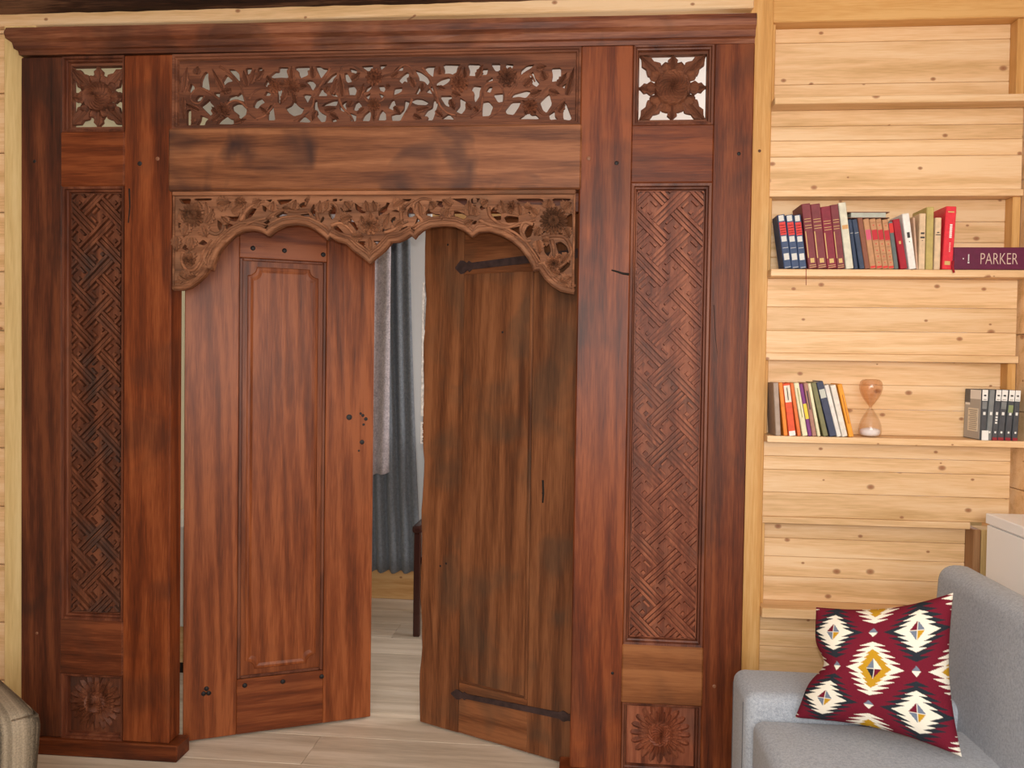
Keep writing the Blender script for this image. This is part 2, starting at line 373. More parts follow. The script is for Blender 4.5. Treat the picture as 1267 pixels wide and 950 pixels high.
D = json.loads('''{"top_holes":[[[-1.2795,2.1996],[-1.266,2.1851],[-1.2763,2.1682],[-1.2878,2.1769]],
[[-1.2289,2.2357],[-1.2214,2.2285],[-1.2219,2.2157],[-1.2157,2.1764],[-1.2346,2.1846],[-1.2471,2.1891],[-1.2452,2.2104],[-1.2363,2.2302]],
[[-1.2628,2.1495],[-1.2538,2.1599],[-1.2389,2.1591],[-1.2448,2.1449],[-1.2582,2.1423]],
[[-1.2002,2.1684],[-1.1823,2.1682],[-1.1837,2.154],[-1.2002,2.1613]],
[[-1.1619,2.2246],[-1.1395,2.2044],[-1.1558,2.2018],[-1.1647,2.1949],[-1.1661,2.1878],[-1.178,2.1803],[-1.1899,2.1825],[-1.1796,2.198],[-1.1722,2.2092]],
[[-1.1546,2.2429],[-1.1353,2.2412],[-1.1189,2.2267],[-1.1158,2.204],[-1.1307,2.2142],[-1.1442,2.2314]],
[[-1.0954,2.2447],[-1.0762,2.2443],[-1.082,2.2303],[-1.0894,2.2225],[-1.0944,2.2305]],
[[-1.0556,2.244],[-1.0429,2.2452],[-1.0442,2.224],[-1.0569,2.2256]],
[[-1.218,2.1488],[-1.2134,2.1359],[-1.2014,2.1244],[-1.2148,2.1132],[-1.2072,2.1017],[-1.2132,2.0961],[-1.2297,2.1119],[-1.2462,2.1278],[-1.2328,2.1362]],
[[-1.1584,2.1408],[-1.1525,2.1549],[-1.1333,2.1603],[-1.1274,2.1574],[-1.1141,2.1671],[-1.1066,2.1571],[-1.1006,2.14],[-1.1169,2.1445],[-1.1436,2.1434]],
[[-1.142,2.1264],[-1.1272,2.1333],[-1.102,2.1315],[-1.093,2.1115],[-1.0958,2.0974],[-1.112,2.0848],[-1.1225,2.0935],[-1.121,2.1005],[-1.1404,2.115]],
[[-1.2925,2.1142],[-1.279,2.1155],[-1.2788,2.0669],[-1.2923,2.0671]],
[[-1.246,2.0965],[-1.2206,2.0862],[-1.2295,2.0763],[-1.2324,2.0664],[-1.2578,2.0667],[-1.2489,2.0808]],
[[-1.1936,2.0688],[-1.1818,2.0814],[-1.1611,2.0954],[-1.1506,2.0853],[-1.1342,2.0808],[-1.1356,2.0681]],
[[-1.0709,2.1282],[-1.0637,2.1423],[-1.046,2.1491],[-1.0341,2.1348],[-1.0459,2.1293],[-1.0561,2.1167],[-1.0694,2.1211]],
[[-1.0358,2.1574],[-1.0285,2.17],[-1.0138,2.1627],[-1.0167,2.1571]],
[[-1.036,2.1871],[-1.0273,2.2053],[-1.011,2.191],[-1.0125,2.1853]],
[[-1.0186,2.2193],[-1.0026,2.2317],[-0.9894,2.2315],[-0.9874,2.2461],[-0.9552,2.245],[-0.9639,2.2339],[-0.9564,2.2126],[-0.9819,2.2139],[-1.0053,2.2126]],
[[-0.9948,2.1752],[-0.986,2.1793],[-0.9771,2.1707],[-0.9785,2.158],[-0.9798,2.1439],[-0.9842,2.1326],[-0.9895,2.1356],[-0.9903,2.161]],
[[-1.0236,2.1106],[-1.0149,2.126],[-1.0061,2.1259],[-1.003,2.1047],[-0.999,2.0792],[-1.0234,2.0795]],
[[-0.9349,2.246],[-0.8868,2.2465],[-0.8881,2.2353],[-0.8954,2.2355],[-0.8924,2.2199],[-0.9156,2.2105],[-0.923,2.2247],[-0.9246,2.236],[-0.9333,2.2361]],
[[-0.8679,2.2462],[-0.8548,2.2465],[-0.846,2.2402],[-0.8257,2.237],[-0.8501,2.208],[-0.8575,2.2235]],
[[-0.9009,2.199],[-0.8908,2.203],[-0.8791,2.2014],[-0.8659,2.1872],[-0.8745,2.1719],[-0.8833,2.1804],[-0.8892,2.1932]],
[[-0.9078,2.1569],[-0.9006,2.1596],[-0.8801,2.1565],[-0.893,2.1313]],
[[-0.9369,2.1433],[-0.928,2.1248],[-0.9148,2.1162],[-0.9045,2.1146],[-0.9117,2.0978],[-0.9365,2.0911],[-0.9556,2.104],[-0.9651,2.1169],[-0.947,2.1251]],
[[-0.8426,2.1854],[-0.8283,2.2034],[-0.8168,2.2158],[-0.7995,2.2253],[-0.7994,2.2169],[-0.8094,2.2059],[-0.8137,2.1961],[-0.8253,2.1949]],
[[-0.8626,2.1534],[-0.8483,2.1785],[-0.8263,2.1529]],
[[-0.8207,2.171],[-0.8164,2.1752],[-0.7929,2.1482],[-0.8104,2.154],[-0.8192,2.1626]],
[[-0.8712,2.1367],[-0.8625,2.1393],[-0.8609,2.1196],[-0.8534,2.1027],[-0.8315,2.0911],[-0.8343,2.0729],[-0.8473,2.0716],[-0.8679,2.0972],[-0.8725,2.1198]],
[[-0.9275,2.0726],[-0.9058,2.0921],[-0.8823,2.0735],[-0.8881,2.0707]],
[[-0.8478,2.1195],[-0.8363,2.1291],[-0.8102,2.1386],[-0.7943,2.1384],[-0.7985,2.1216],[-0.8246,2.1234]],
[[-0.7563,2.2386],[-0.736,2.2326],[-0.733,2.2214],[-0.7533,2.2273]],
[[-0.7734,2.2221],[-0.7662,2.2233],[-0.7574,2.2092],[-0.7501,2.1965],[-0.7616,2.1939],[-0.7718,2.2053]],
[[-0.7629,2.1813],[-0.7442,2.1838],[-0.7339,2.1683],[-0.7381,2.1543],[-0.7583,2.156]],
[[-0.7883,2.1186],[-0.7754,2.1325],[-0.761,2.1379],[-0.771,2.124],[-0.7665,2.1099],[-0.7751,2.103],[-0.7868,2.1102]],
[[-0.7435,2.1138],[-0.7379,2.1291],[-0.7293,2.1346],[-0.7161,2.1176],[-0.7318,2.1052],[-0.7434,2.1082]],
[[-0.7694,2.1029],[-0.749,2.0957],[-0.7346,2.0899],[-0.7358,2.0731],[-0.7517,2.0733],[-0.7518,2.0845]],
[[-0.7171,2.0743],[-0.7086,2.0923],[-0.693,2.1047],[-0.6871,2.0949],[-0.6912,2.0725]],
[[-0.7085,2.1623],[-0.7023,2.1761],[-0.6881,2.1843],[-0.6865,2.1773],[-0.6951,2.1663]],
[[-0.705,2.151],[-0.6878,2.1606],[-0.6948,2.1411]],
[[-0.6636,2.1811],[-0.6479,2.1822],[-0.642,2.171],[-0.6462,2.1627],[-0.6578,2.1685]],
[[-0.6619,2.1588],[-0.6461,2.1515],[-0.6532,2.1433]],
[[-0.7203,2.2449],[-0.683,2.2456],[-0.6829,2.2372],[-0.6957,2.2277],[-0.7073,2.2363]],
[[-0.6601,2.2466],[-0.6337,2.2475],[-0.6556,2.2325]],
[[-0.6653,2.075],[-0.6598,2.0945],[-0.6513,2.1056],[-0.6397,2.0942],[-0.6381,2.0747]],
[[-0.8126,2.0796],[-0.7982,2.0907],[-0.798,2.0724],[-0.8125,2.0712]],
[[-0.6138,2.229],[-0.6025,2.2385],[-0.5854,2.241],[-0.5867,2.2285]],
[[-0.5992,2.2009],[-0.5879,2.2133],[-0.5738,2.2227],[-0.5666,2.2185],[-0.5679,2.2087],[-0.575,2.2047],[-0.5711,2.1921],[-0.5806,2.1965],[-0.5876,2.1882]],
[[-0.5468,2.2292],[-0.5311,2.2234],[-0.5111,2.2092],[-0.5009,2.191],[-0.5065,2.1827],[-0.5166,2.194],[-0.5337,2.1971],[-0.5352,2.211]],
[[-0.5199,2.2329],[-0.5086,2.2396],[-0.4803,2.2405],[-0.4873,2.2337],[-0.4898,2.2074],[-0.4984,2.2145]],
[[-0.4578,2.2456],[-0.4014,2.2446],[-0.4126,2.2379],[-0.4192,2.2117],[-0.4376,2.2176],[-0.456,2.2165],[-0.4519,2.2275]],
[[-0.3803,2.2455],[-0.341,2.2434],[-0.3406,2.2172],[-0.3531,2.2078],[-0.377,2.2096],[-0.373,2.2261]],
[[-0.4797,2.1892],[-0.4656,2.1987],[-0.4403,2.2052],[-0.436,2.1982],[-0.4429,2.1886],[-0.4597,2.1792],[-0.4695,2.1683],[-0.4752,2.1725]],
[[-0.6158,2.1525],[-0.6132,2.1733],[-0.5875,2.1757],[-0.5902,2.1632],[-0.6015,2.1578]],
[[-0.5459,2.1542],[-0.5306,2.1817],[-0.5235,2.1802],[-0.529,2.1664],[-0.5374,2.1541]],
[[-0.5133,2.1606],[-0.4937,2.1784],[-0.4863,2.1533]],
[[-0.5628,2.1336],[-0.5443,2.1403],[-0.5244,2.1386],[-0.503,2.1272],[-0.51,2.1203],[-0.5413,2.1222]],
[[-0.4875,2.1339],[-0.4748,2.1379],[-0.4745,2.1198],[-0.4813,2.0977],[-0.4895,2.0728],[-0.508,2.0731],[-0.501,2.0841],[-0.5181,2.0871],[-0.5069,2.1036],[-0.49,2.1117]],
[[-0.4678,2.1475],[-0.4283,2.1469],[-0.4363,2.1137],[-0.4477,2.1181]],
[[-0.6213,2.1358],[-0.6142,2.1385],[-0.6068,2.1161],[-0.6138,2.1051],[-0.6325,2.1137]],
[[-0.5785,2.1352],[-0.5641,2.1294],[-0.5611,2.1155],[-0.5779,2.0906],[-0.592,2.0727],[-0.6192,2.073],[-0.6222,2.0898],[-0.6094,2.0938],[-0.5951,2.0937],[-0.581,2.1074]],
[[-0.4042,2.141],[-0.3858,2.1296],[-0.3868,2.1048],[-0.3979,2.0911],[-0.4164,2.0996],[-0.4025,2.116]],
[[-0.368,2.1653],[-0.3611,2.1776],[-0.3372,2.1745],[-0.3426,2.1594],[-0.3438,2.1428],[-0.3548,2.1264],[-0.3592,2.1403],[-0.358,2.1569]],
[[-0.4641,2.0753],[-0.4388,2.0916],[-0.4188,2.0733]],
[[-0.3349,2.2282],[-0.3167,2.2292],[-0.3207,2.2114],[-0.3347,2.2116]],
[[-0.3072,2.2442],[-0.2792,2.2437],[-0.2803,2.2217],[-0.2929,2.2219]],
[[-0.2611,2.2433],[-0.2374,2.2401],[-0.2455,2.2211],[-0.2594,2.2213]],
[[-0.2147,2.2068],[-0.2122,2.2232],[-0.1957,2.2366],[-0.1709,2.2403],[-0.1845,2.2282],[-0.2038,2.2176]],
[[-0.3246,2.1894],[-0.3024,2.2028],[-0.3022,2.189]],
[[-0.3213,2.159],[-0.3117,2.1727],[-0.302,2.1725],[-0.3087,2.1561]],
[[-0.2988,2.1504],[-0.2682,2.1527],[-0.2678,2.1279],[-0.2831,2.1254]],
[[-0.3321,2.1261],[-0.3139,2.1286],[-0.2997,2.1118],[-0.3091,2.0844],[-0.3329,2.0833]],
[[-0.2415,2.1386],[-0.2361,2.1495],[-0.1973,2.1599],[-0.1806,2.1569],[-0.197,2.1379],[-0.2193,2.1423]],
[[-0.2604,2.1003],[-0.2413,2.1248],[-0.2135,2.1258],[-0.2188,2.1107],[-0.2351,2.0862],[-0.2547,2.0892]],
[[-0.221,2.0722],[-0.2017,2.083],[-0.1908,2.0966],[-0.1795,2.0841],[-0.1657,2.0853],[-0.1516,2.0714]],
[[-0.187,2.2118],[-0.176,2.2157],[-0.1702,2.1978],[-0.1561,2.1811],[-0.1643,2.1717],[-0.1754,2.1787],[-0.1798,2.1897]],
[[-0.1182,2.227],[-0.0906,2.2279],[-0.0902,2.2019],[-0.0955,2.1897],[-0.1175,2.186],[-0.1137,2.2078]],
[[-0.1524,2.1235],[-0.1334,2.1424],[-0.1252,2.1478],[-0.1164,2.1175],[-0.1326,2.0917],[-0.1424,2.0987]],
[[-0.1242,2.0847],[-0.1078,2.0955],[-0.1075,2.079],[-0.0964,2.0707],[-0.1198,2.0696]],
[[-0.0806,2.117],[-0.0737,2.1197],[-0.0551,2.0729],[-0.0605,2.0675],[-0.0798,2.0705]],
[[-0.0869,2.1691],[-0.0733,2.1798],[-0.0567,2.1727],[-0.0676,2.1619]]],
"arch_holes":[[[-1.311,1.8273],[-1.2703,1.8272],[-1.2739,1.8095],[-1.2998,1.8131]],
[[-1.3107,1.7725],[-1.3014,1.7671],[-1.3049,1.7299],[-1.3113,1.7353]],
[[-1.2592,1.8278],[-1.2002,1.8283],[-1.2038,1.8227],[-1.2555,1.8218]],
[[-1.2991,1.6697],[-1.2806,1.691],[-1.2768,1.6679],[-1.286,1.6626]],
[[-1.2454,1.6839],[-1.2289,1.6963],[-1.2148,1.6857],[-1.2251,1.6786]],
[[-1.1557,1.7739],[-1.1337,1.7686],[-1.1081,1.7721],[-1.1189,1.7545],[-1.141,1.7605]],
[[-1.0862,1.7773],[-1.0681,1.7966],[-1.0516,1.7948],[-1.0679,1.7703],[-1.0897,1.7597]],
[[-1.1574,1.7535],[-1.1225,1.7404],[-1.1444,1.7246],[-1.1536,1.7334]],
[[-1.0367,1.7474],[-1.0131,1.7579],[-1.0066,1.7526],[-1.0276,1.7428]],
[[-1.2211,1.6362],[-1.2102,1.6575],[-1.1955,1.6716],[-1.2028,1.6504],[-1.2156,1.6362]],
[[-1.1835,1.8145],[-1.1577,1.7898],[-1.1779,1.7969]],
[[-1.1814,1.7599],[-1.1666,1.7493],[-1.1701,1.7211],[-1.1794,1.7352]],
[[-1.0227,1.8227],[-1.001,1.8244],[-1.0063,1.8157]],
[[-1.0335,1.806],[-1.0178,1.7982],[-1.0225,1.786],[-1.0298,1.7895]],
[[-1.3044,1.6324],[-1.2913,1.6076],[-1.2727,1.597],[-1.2838,1.5952],[-1.3006,1.6111]],
[[-0.9861,1.823],[-0.9306,1.8256],[-0.9481,1.8144],[-0.9743,1.8074]],
[[-0.913,1.8058],[-0.9014,1.8143],[-0.8869,1.8156],[-0.8897,1.8016],[-0.9071,1.7988]],
[[-0.8722,1.7959],[-0.865,1.8113],[-0.8591,1.7944],[-0.8546,1.7804],[-0.8632,1.7705],[-0.875,1.786]],
[[-0.9887,1.7722],[-0.9654,1.7848],[-0.9521,1.7777],[-0.955,1.7693],[-0.9798,1.7651]],
[[-0.9069,1.7762],[-0.8778,1.779],[-0.8806,1.7691],[-0.901,1.7692]],
[[-0.85,1.7494],[-0.8428,1.755],[-0.8342,1.7705],[-0.8298,1.7634],[-0.8369,1.7522]],
[[-0.8325,1.7465],[-0.815,1.7339],[-0.8252,1.7339]],
[[-0.8139,1.7718],[-0.8169,1.7803],[-0.8041,1.8069],[-0.7924,1.7929],[-0.7965,1.769],[-0.8051,1.7606]],
[[-0.8029,1.8238],[-0.7899,1.8257],[-0.7898,1.8181],[-0.8028,1.8181]],
[[-0.7841,1.8237],[-0.7682,1.825],[-0.7783,1.8189]],
[[-0.7809,1.7984],[-0.7419,1.7885],[-0.7448,1.7843],[-0.7707,1.7858]],
[[-0.7336,1.8137],[-0.7249,1.8067],[-0.719,1.8011],[-0.7032,1.794],[-0.6987,1.7814],[-0.7102,1.7814],[-0.7276,1.7913]],
[[-0.7647,1.7633],[-0.7503,1.7661],[-0.7329,1.7521],[-0.7154,1.724],[-0.7269,1.7268],[-0.7444,1.7493]],
[[-0.8006,1.7353],[-0.789,1.7409],[-0.7613,1.7128],[-0.7758,1.7156],[-0.7932,1.7268]],
[[-0.7265,1.6918],[-0.6963,1.6918],[-0.6947,1.6736],[-0.7091,1.6763]],
[[-0.7863,1.7577],[-0.7756,1.7555],[-0.7805,1.7504]],
[[-0.6702,1.6932],[-0.6416,1.6932],[-0.6557,1.6764],[-0.6644,1.6848]],
[[-0.6539,1.7715],[-0.6555,1.7855],[-0.6456,1.7967],[-0.6328,1.8022],[-0.6286,1.8134],[-0.62,1.8105],[-0.6271,1.7994],[-0.6284,1.7882],[-0.6454,1.7785]],
[[-0.5803,1.8243],[-0.549,1.8248],[-0.5575,1.8173],[-0.5717,1.8173]],
[[-0.6169,1.7868],[-0.5856,1.7937],[-0.5855,1.7853],[-0.5969,1.784]],
[[-0.5612,1.7686],[-0.5628,1.7853],[-0.5544,1.7992],[-0.5458,1.7908],[-0.5385,1.7741],[-0.5484,1.7686]],
[[-0.6433,1.7226],[-0.6336,1.7436],[-0.6195,1.7603],[-0.6025,1.7687],[-0.5995,1.7603],[-0.6165,1.7463],[-0.622,1.7324],[-0.6362,1.7226]],
[[-0.599,1.7142],[-0.5792,1.7324],[-0.5623,1.7407],[-0.565,1.7324],[-0.5791,1.7198]],
[[-0.5395,1.7407],[-0.5313,1.7657],[-0.5198,1.7532],[-0.531,1.7421]],
[[-0.5031,1.774],[-0.5032,1.7852],[-0.492,1.7976],[-0.4933,1.7851],[-0.4776,1.7768],[-0.4607,1.7753],[-0.4634,1.7642],[-0.4831,1.7643],[-0.4889,1.7712]],
[[-0.4753,1.817],[-0.4556,1.8169],[-0.4427,1.8072],[-0.444,1.7989],[-0.4581,1.7989],[-0.4695,1.8073]],
[[-0.4247,1.8251],[-0.3755,1.825],[-0.3766,1.8015],[-0.402,1.8154]],
[[-0.4155,1.7711],[-0.4157,1.785],[-0.4016,1.7849],[-0.3762,1.7724],[-0.3816,1.7572],[-0.4041,1.7614]],
[[-0.3615,1.8235],[-0.3455,1.8235],[-0.3453,1.8097],[-0.3599,1.8097]],
[[-0.3632,1.7447],[-0.3507,1.7558],[-0.3437,1.7544],[-0.3478,1.7455]],
[[-0.3551,1.8245],[-0.3335,1.8255],[-0.3441,1.812],[-0.3542,1.812]],
[[-0.3349,1.7978],[-0.3153,1.8137],[-0.3133,1.7977],[-0.3294,1.7889]],
[[-0.3023,1.7835],[-0.29,1.7976],[-0.272,1.794],[-0.2679,1.7586],[-0.2858,1.7586]],
[[-0.2573,1.7657],[-0.2466,1.7709],[-0.2144,1.7674],[-0.2142,1.7514],[-0.2499,1.7497]],
[[-0.2224,1.824],[-0.1406,1.8237],[-0.1367,1.8043],[-0.1759,1.8079],[-0.2116,1.8151]],
[[-0.1105,1.8236],[-0.0487,1.8237],[-0.0731,1.8076],[-0.0977,1.8006]],
[[-0.2496,1.7302],[-0.2069,1.739],[-0.2117,1.7054],[-0.2279,1.7142]],
[[-0.1941,1.7195],[-0.1855,1.7372],[-0.1643,1.7496],[-0.1676,1.7302],[-0.1743,1.7089],[-0.1867,1.7036]],
[[-0.1549,1.7195],[-0.1248,1.7248],[-0.1389,1.7142],[-0.1512,1.7089]],
[[-0.0706,1.7653],[-0.0479,1.7794],[-0.0471,1.7266],[-0.0577,1.7301],[-0.0686,1.7477]],
[[-0.0893,1.7178],[-0.0788,1.7248],[-0.0645,1.7107],[-0.0821,1.7107]],
[[-0.1454,1.6771],[-0.1208,1.6913],[-0.1115,1.663],[-0.1201,1.6471],[-0.1309,1.6595],[-0.133,1.6771]],
[[-0.0977,1.686],[-0.0818,1.6913],[-0.0639,1.6772],[-0.0565,1.6579],[-0.0741,1.649],[-0.0847,1.649]],
[[-0.181,1.6771],[-0.1666,1.67],[-0.1448,1.6382],[-0.1519,1.6364],[-0.17,1.6594]],
[[-0.0962,1.5977],[-0.07,1.6172],[-0.0509,1.6385],[-0.0523,1.6173],[-0.0767,1.596]],
[[-0.1862,1.7885],[-0.1682,1.7743],[-0.179,1.7779]]],
"arch_out":[[-1.3281,1.5346],[-1.3021,1.5347],[-1.2724,1.5438],[-1.2429,1.5652],[-1.2208,1.5866],[-1.2117,1.6044],[-1.1988,1.6002],[-1.1916,1.6257],[-1.177,1.6575],[-1.1552,1.6858],[-1.126,1.7105],[-1.0968,1.7246],[-1.0676,1.7281],[-1.042,1.7239],[-1.0237,1.7158],[-1.0128,1.7098],[-0.9883,1.7297],[-0.9592,1.7424],[-0.9212,1.7461],[-0.8862,1.741],[-0.8599,1.7283],[-0.8365,1.7114],[-0.819,1.6964],[-0.8104,1.7057],[-0.79,1.6931],[-0.7582,1.6847],[-0.7349,1.6623],[-0.703,1.6399],[-0.6812,1.6225],[-0.6639,1.64],[-0.6355,1.6625],[-0.613,1.6891],[-0.5901,1.6905],[-0.5703,1.6989],[-0.552,1.7114],[-0.539,1.7003],[-0.5307,1.7128],[-0.5138,1.7268],[-0.4885,1.7379],[-0.4461,1.742],[-0.4123,1.7392],[-0.384,1.7267],[-0.3571,1.706],[-0.3356,1.7213],[-0.3033,1.7231],[-0.2673,1.7124],[-0.2348,1.6947],[-0.2058,1.6699],[-0.184,1.6416],[-0.1694,1.6169],[-0.1638,1.601],[-0.1478,1.6046],[-0.1296,1.5781],[-0.108,1.557],[-0.0794,1.5394],[-0.0386,1.5309]],
"top_vines":[[[-1.1829,2.2519],[-1.1441,2.2257],[-1.1143,2.1912],[-1.0991,2.1456],[-1.0841,2.1029],[-1.0544,2.0798]],
[[-1.0844,2.1454],[-1.0698,2.1679],[-1.0404,2.1815],[-1.0139,2.1755],[-1.0049,2.1556],[-1.0136,2.1387]],
[[-0.9988,2.1329],[-1.0134,2.1133],[-1.0367,2.0909],[-1.0632,2.0828]],
[[-1.0901,2.1172],[-1.1169,2.1402],[-1.1435,2.1406],[-1.1642,2.1239]],
[[-1.1822,2.1469],[-1.2181,2.1701],[-1.251,2.1849],[-1.2778,2.1654],[-1.2747,2.1425],[-1.2507,2.1365],[-1.2329,2.159]],
[[-0.8199,2.2397],[-0.8456,2.1953],[-0.8685,2.1591],[-0.8769,2.1199],[-0.9029,2.092],[-0.9378,2.0756]],
[[-0.8771,2.148],[-0.8364,2.1446],[-0.79,2.1467],[-0.7583,2.1518],[-0.7381,2.1515]],
[[-0.79,2.1439],[-0.7782,2.1157],[-0.7548,2.0929],[-0.743,2.0732]],
[[-0.7151,2.154],[-0.6976,2.1341],[-0.6746,2.1324],[-0.6517,2.1363],[-0.6404,2.1528]],
[[-0.785,2.2251],[-0.7794,2.2446],[-0.7506,2.2496],[-0.7216,2.2323],[-0.6927,2.2179]],
[[-0.5256,2.2372],[-0.4968,2.2006],[-0.4793,2.1587],[-0.4675,2.1197],[-0.4417,2.0944],[-0.4105,2.0857]],
[[-0.6157,2.1469],[-0.5872,2.1493],[-0.5502,2.1515],[-0.5132,2.1481],[-0.4791,2.1476]],
[[-0.5557,2.1404],[-0.564,2.1155],[-0.5835,2.0824],[-0.5891,2.0699]],
[[-0.4732,2.1254],[-0.4877,2.1533],[-0.5022,2.1785]],
[[-0.4162,2.0858],[-0.3767,2.0853],[-0.349,2.1125],[-0.3382,2.1427]],
[[-0.6479,2.2115],[-0.6137,2.2221],[-0.5826,2.2465],[-0.5597,2.235],[-0.5538,2.2154]],
[[-0.3693,2.0796],[-0.3388,2.1013],[-0.3336,2.1344],[-0.3258,2.1757],[-0.2924,2.1889],[-0.2698,2.1665],[-0.2664,2.1279],[-0.2827,2.0951],[-0.3104,2.0761]],
[[-0.2525,2.1332],[-0.2191,2.1327],[-0.1803,2.1322],[-0.1528,2.1455],[-0.131,2.167],[-0.1119,2.1804]],
[[-0.2527,2.1442],[-0.2309,2.1741],[-0.2091,2.204],[-0.1842,2.209],[-0.17,2.1868]],
[[-0.1633,2.11],[-0.1463,2.0878],[-0.1242,2.0875],[-0.0971,2.1145],[-0.0753,2.1333]]],
"arch_vines":[[[-1.1552,1.6893],[-1.1187,1.7211],[-1.075,1.7492],[-1.0277,1.7632],[-0.9933,1.7701]],
[[-1.2953,1.6573],[-1.2989,1.6289],[-1.2839,1.6005],[-1.2579,1.6006],[-1.2359,1.6291],[-1.2287,1.6574],[-1.1994,1.6964]],
[[-1.1043,1.7563],[-1.0826,1.7914],[-1.0536,1.8123],[-1.0245,1.8192]],
[[-1.218,1.7281],[-1.1848,1.714],[-1.1628,1.7317],[-1.163,1.7599]],
[[-1.0179,1.7609],[-0.9742,1.7891],[-0.9303,1.7862],[-0.907,1.7861],[-0.8837,1.786],[-0.8719,1.7691]],
[[-0.8486,1.7578],[-0.8546,1.7804],[-0.8375,1.8084],[-0.8086,1.814],[-0.7911,1.8027],[-0.7851,1.7802]],
[[-0.8078,1.7409],[-0.779,1.7493],[-0.7558,1.7381],[-0.7325,1.7128]],
[[-0.6361,1.7184],[-0.6049,1.7296],[-0.5794,1.7463],[-0.5596,1.7546]],
[[-0.5794,1.7463],[-0.5826,1.7798],[-0.5659,1.8048],[-0.5405,1.8214]],
[[-0.5142,1.7546],[-0.5372,1.7825],[-0.5432,1.8075],[-0.5178,1.8241],[-0.4867,1.8212]],
[[-0.4577,1.7628],[-0.4382,1.785],[-0.4186,1.7905],[-0.3849,1.7932]],
[[-0.3361,1.7587],[-0.2964,1.7409],[-0.2497,1.7337],[-0.2106,1.7479],[-0.1609,1.7584]],
[[-0.3079,1.7977],[-0.3003,1.7693],[-0.2677,1.7444],[-0.2318,1.7373]],
[[-0.1678,1.7443],[-0.1964,1.7514],[-0.2066,1.7231],[-0.1884,1.6948],[-0.1741,1.6948]],
[[-0.1387,1.7019],[-0.1104,1.709],[-0.0714,1.7054],[-0.0534,1.6808],[-0.0494,1.6526],[-0.0736,1.6208],[-0.1088,1.61],[-0.134,1.6312]],
[[-0.1102,1.6984],[-0.1027,1.6666],[-0.1021,1.6313]]],
"top_leaves":[[-1.1645,2.1636,-1.2066,2.2439,0.035],[-1.3048,2.1715,-1.2903,2.2511,0.04],[-1.2506,2.1136,-1.2956,2.1342,0.025],[-1.1819,2.0957,-1.2089,2.1245,0.03],[-1.1641,2.1125,-1.1938,2.1015,0.035],[-1.0906,2.188,-1.1027,2.2363,0.035],[-1.0818,2.1963,-1.0644,2.2413,0.04],[-1.0642,2.2074,-1.0349,2.2379,0.035],[-1.026,2.218,-0.9993,2.1865,0.025],[-1.0221,2.0992,-1.0488,2.1222,0.025],[-1.1438,2.1775,-1.1794,2.1695,0.03],[-1.2654,2.0882,-1.2743,2.0683,0.025],[-1.2056,2.0789,-1.17,2.104,0.03],[-1.1342,2.0723,-1.0928,2.0832,0.025],[-1.2602,2.2278,-1.2544,2.2533,0.035],[-1.3017,2.1543,-1.3014,2.0858,0.025],[-0.9447,2.1941,-0.9451,2.2476,0.025],[-0.9651,2.186,-0.9945,2.1949,0.03],[-0.9241,2.1853,-0.895,2.1848,0.03],[-0.9415,2.1659,-0.9266,2.1262,0.03],[-0.962,2.1662,-0.9822,2.127,0.03],[-0.8748,2.2098,-0.878,2.2464,0.025],[-0.8133,2.1583,-0.7964,2.2057,0.035],[-0.8366,2.1642,-0.8252,2.1837,0.02],[-0.8361,2.1081,-0.7984,2.1132,0.03],[-0.8185,2.0966,-0.7894,2.0794,0.03],[-0.7785,2.1493,-0.7879,2.2195,0.03],[-0.7466,2.1349,-0.7608,2.1154,0.025],[-0.7473,2.202,-0.7216,2.224,0.03],[-0.7293,2.1402,-0.7097,2.1902,0.03],[-0.6812,2.2177,-0.678,2.1813,0.035],[-0.7089,2.1119,-0.7317,2.0954,0.025],[-0.6772,2.1087,-0.6768,2.0724,0.025],[-0.8651,2.1084,-0.8765,2.0748,0.025],[-0.6125,2.1162,-0.5922,2.0936,0.025],[-0.5476,2.1765,-0.5622,2.21,0.03],[-0.5222,2.1872,-0.5247,2.1594,0.025],[-0.4287,2.1773,-0.3985,2.2376,0.035],[-0.4119,2.1853,-0.378,2.1765,0.035],[-0.4511,2.1694,-0.4795,2.1781,0.02],[-0.4284,2.1579,-0.4001,2.1464,0.03],[-0.4338,2.1359,-0.4192,2.1024,0.03],[-0.3829,2.1241,-0.3657,2.1017,0.025],[-0.5411,2.1041,-0.5014,2.1119,0.03],[-0.5494,2.0903,-0.5236,2.076,0.03],[-0.4786,2.1032,-0.4557,2.0807,0.03],[-0.4687,2.214,-0.469,2.2389,0.025],[-0.639,2.1807,-0.6247,2.1805,0.025],[-0.6221,2.2083,-0.5994,2.2218,0.025],[-0.3865,2.1849,-0.39,2.2374,0.025],[-0.3514,2.2009,-0.3323,2.2419,0.03],[-0.2532,2.1745,-0.2845,2.219,0.03],[-0.2532,2.1745,-0.2539,2.224,0.03],[-0.2532,2.1745,-0.226,2.218,0.03],[-0.2031,2.1737,-0.1758,2.2006,0.04],[-0.1651,2.2279,-0.1348,2.2328,0.035],[-0.1369,2.1918,-0.1484,2.2193,0.04],[-0.1833,2.1487,-0.1475,2.1591,0.035],[-0.1855,2.1103,-0.208,2.1298,0.025],[-0.1855,2.1103,-0.1691,2.1292,0.025],[-0.1936,2.0994,-0.199,2.0857,0.02],[-0.1742,2.0991,-0.1657,2.088,0.02],[-0.098,2.172,-0.0711,2.2125,0.035],[-0.07,2.1442,-0.0494,2.2285,0.035],[-0.094,2.0926,-0.0752,2.1251,0.03],[-0.1254,2.1587,-0.0921,2.1473,0.03],[-0.3586,2.1127,-0.3443,2.0959,0.025]],
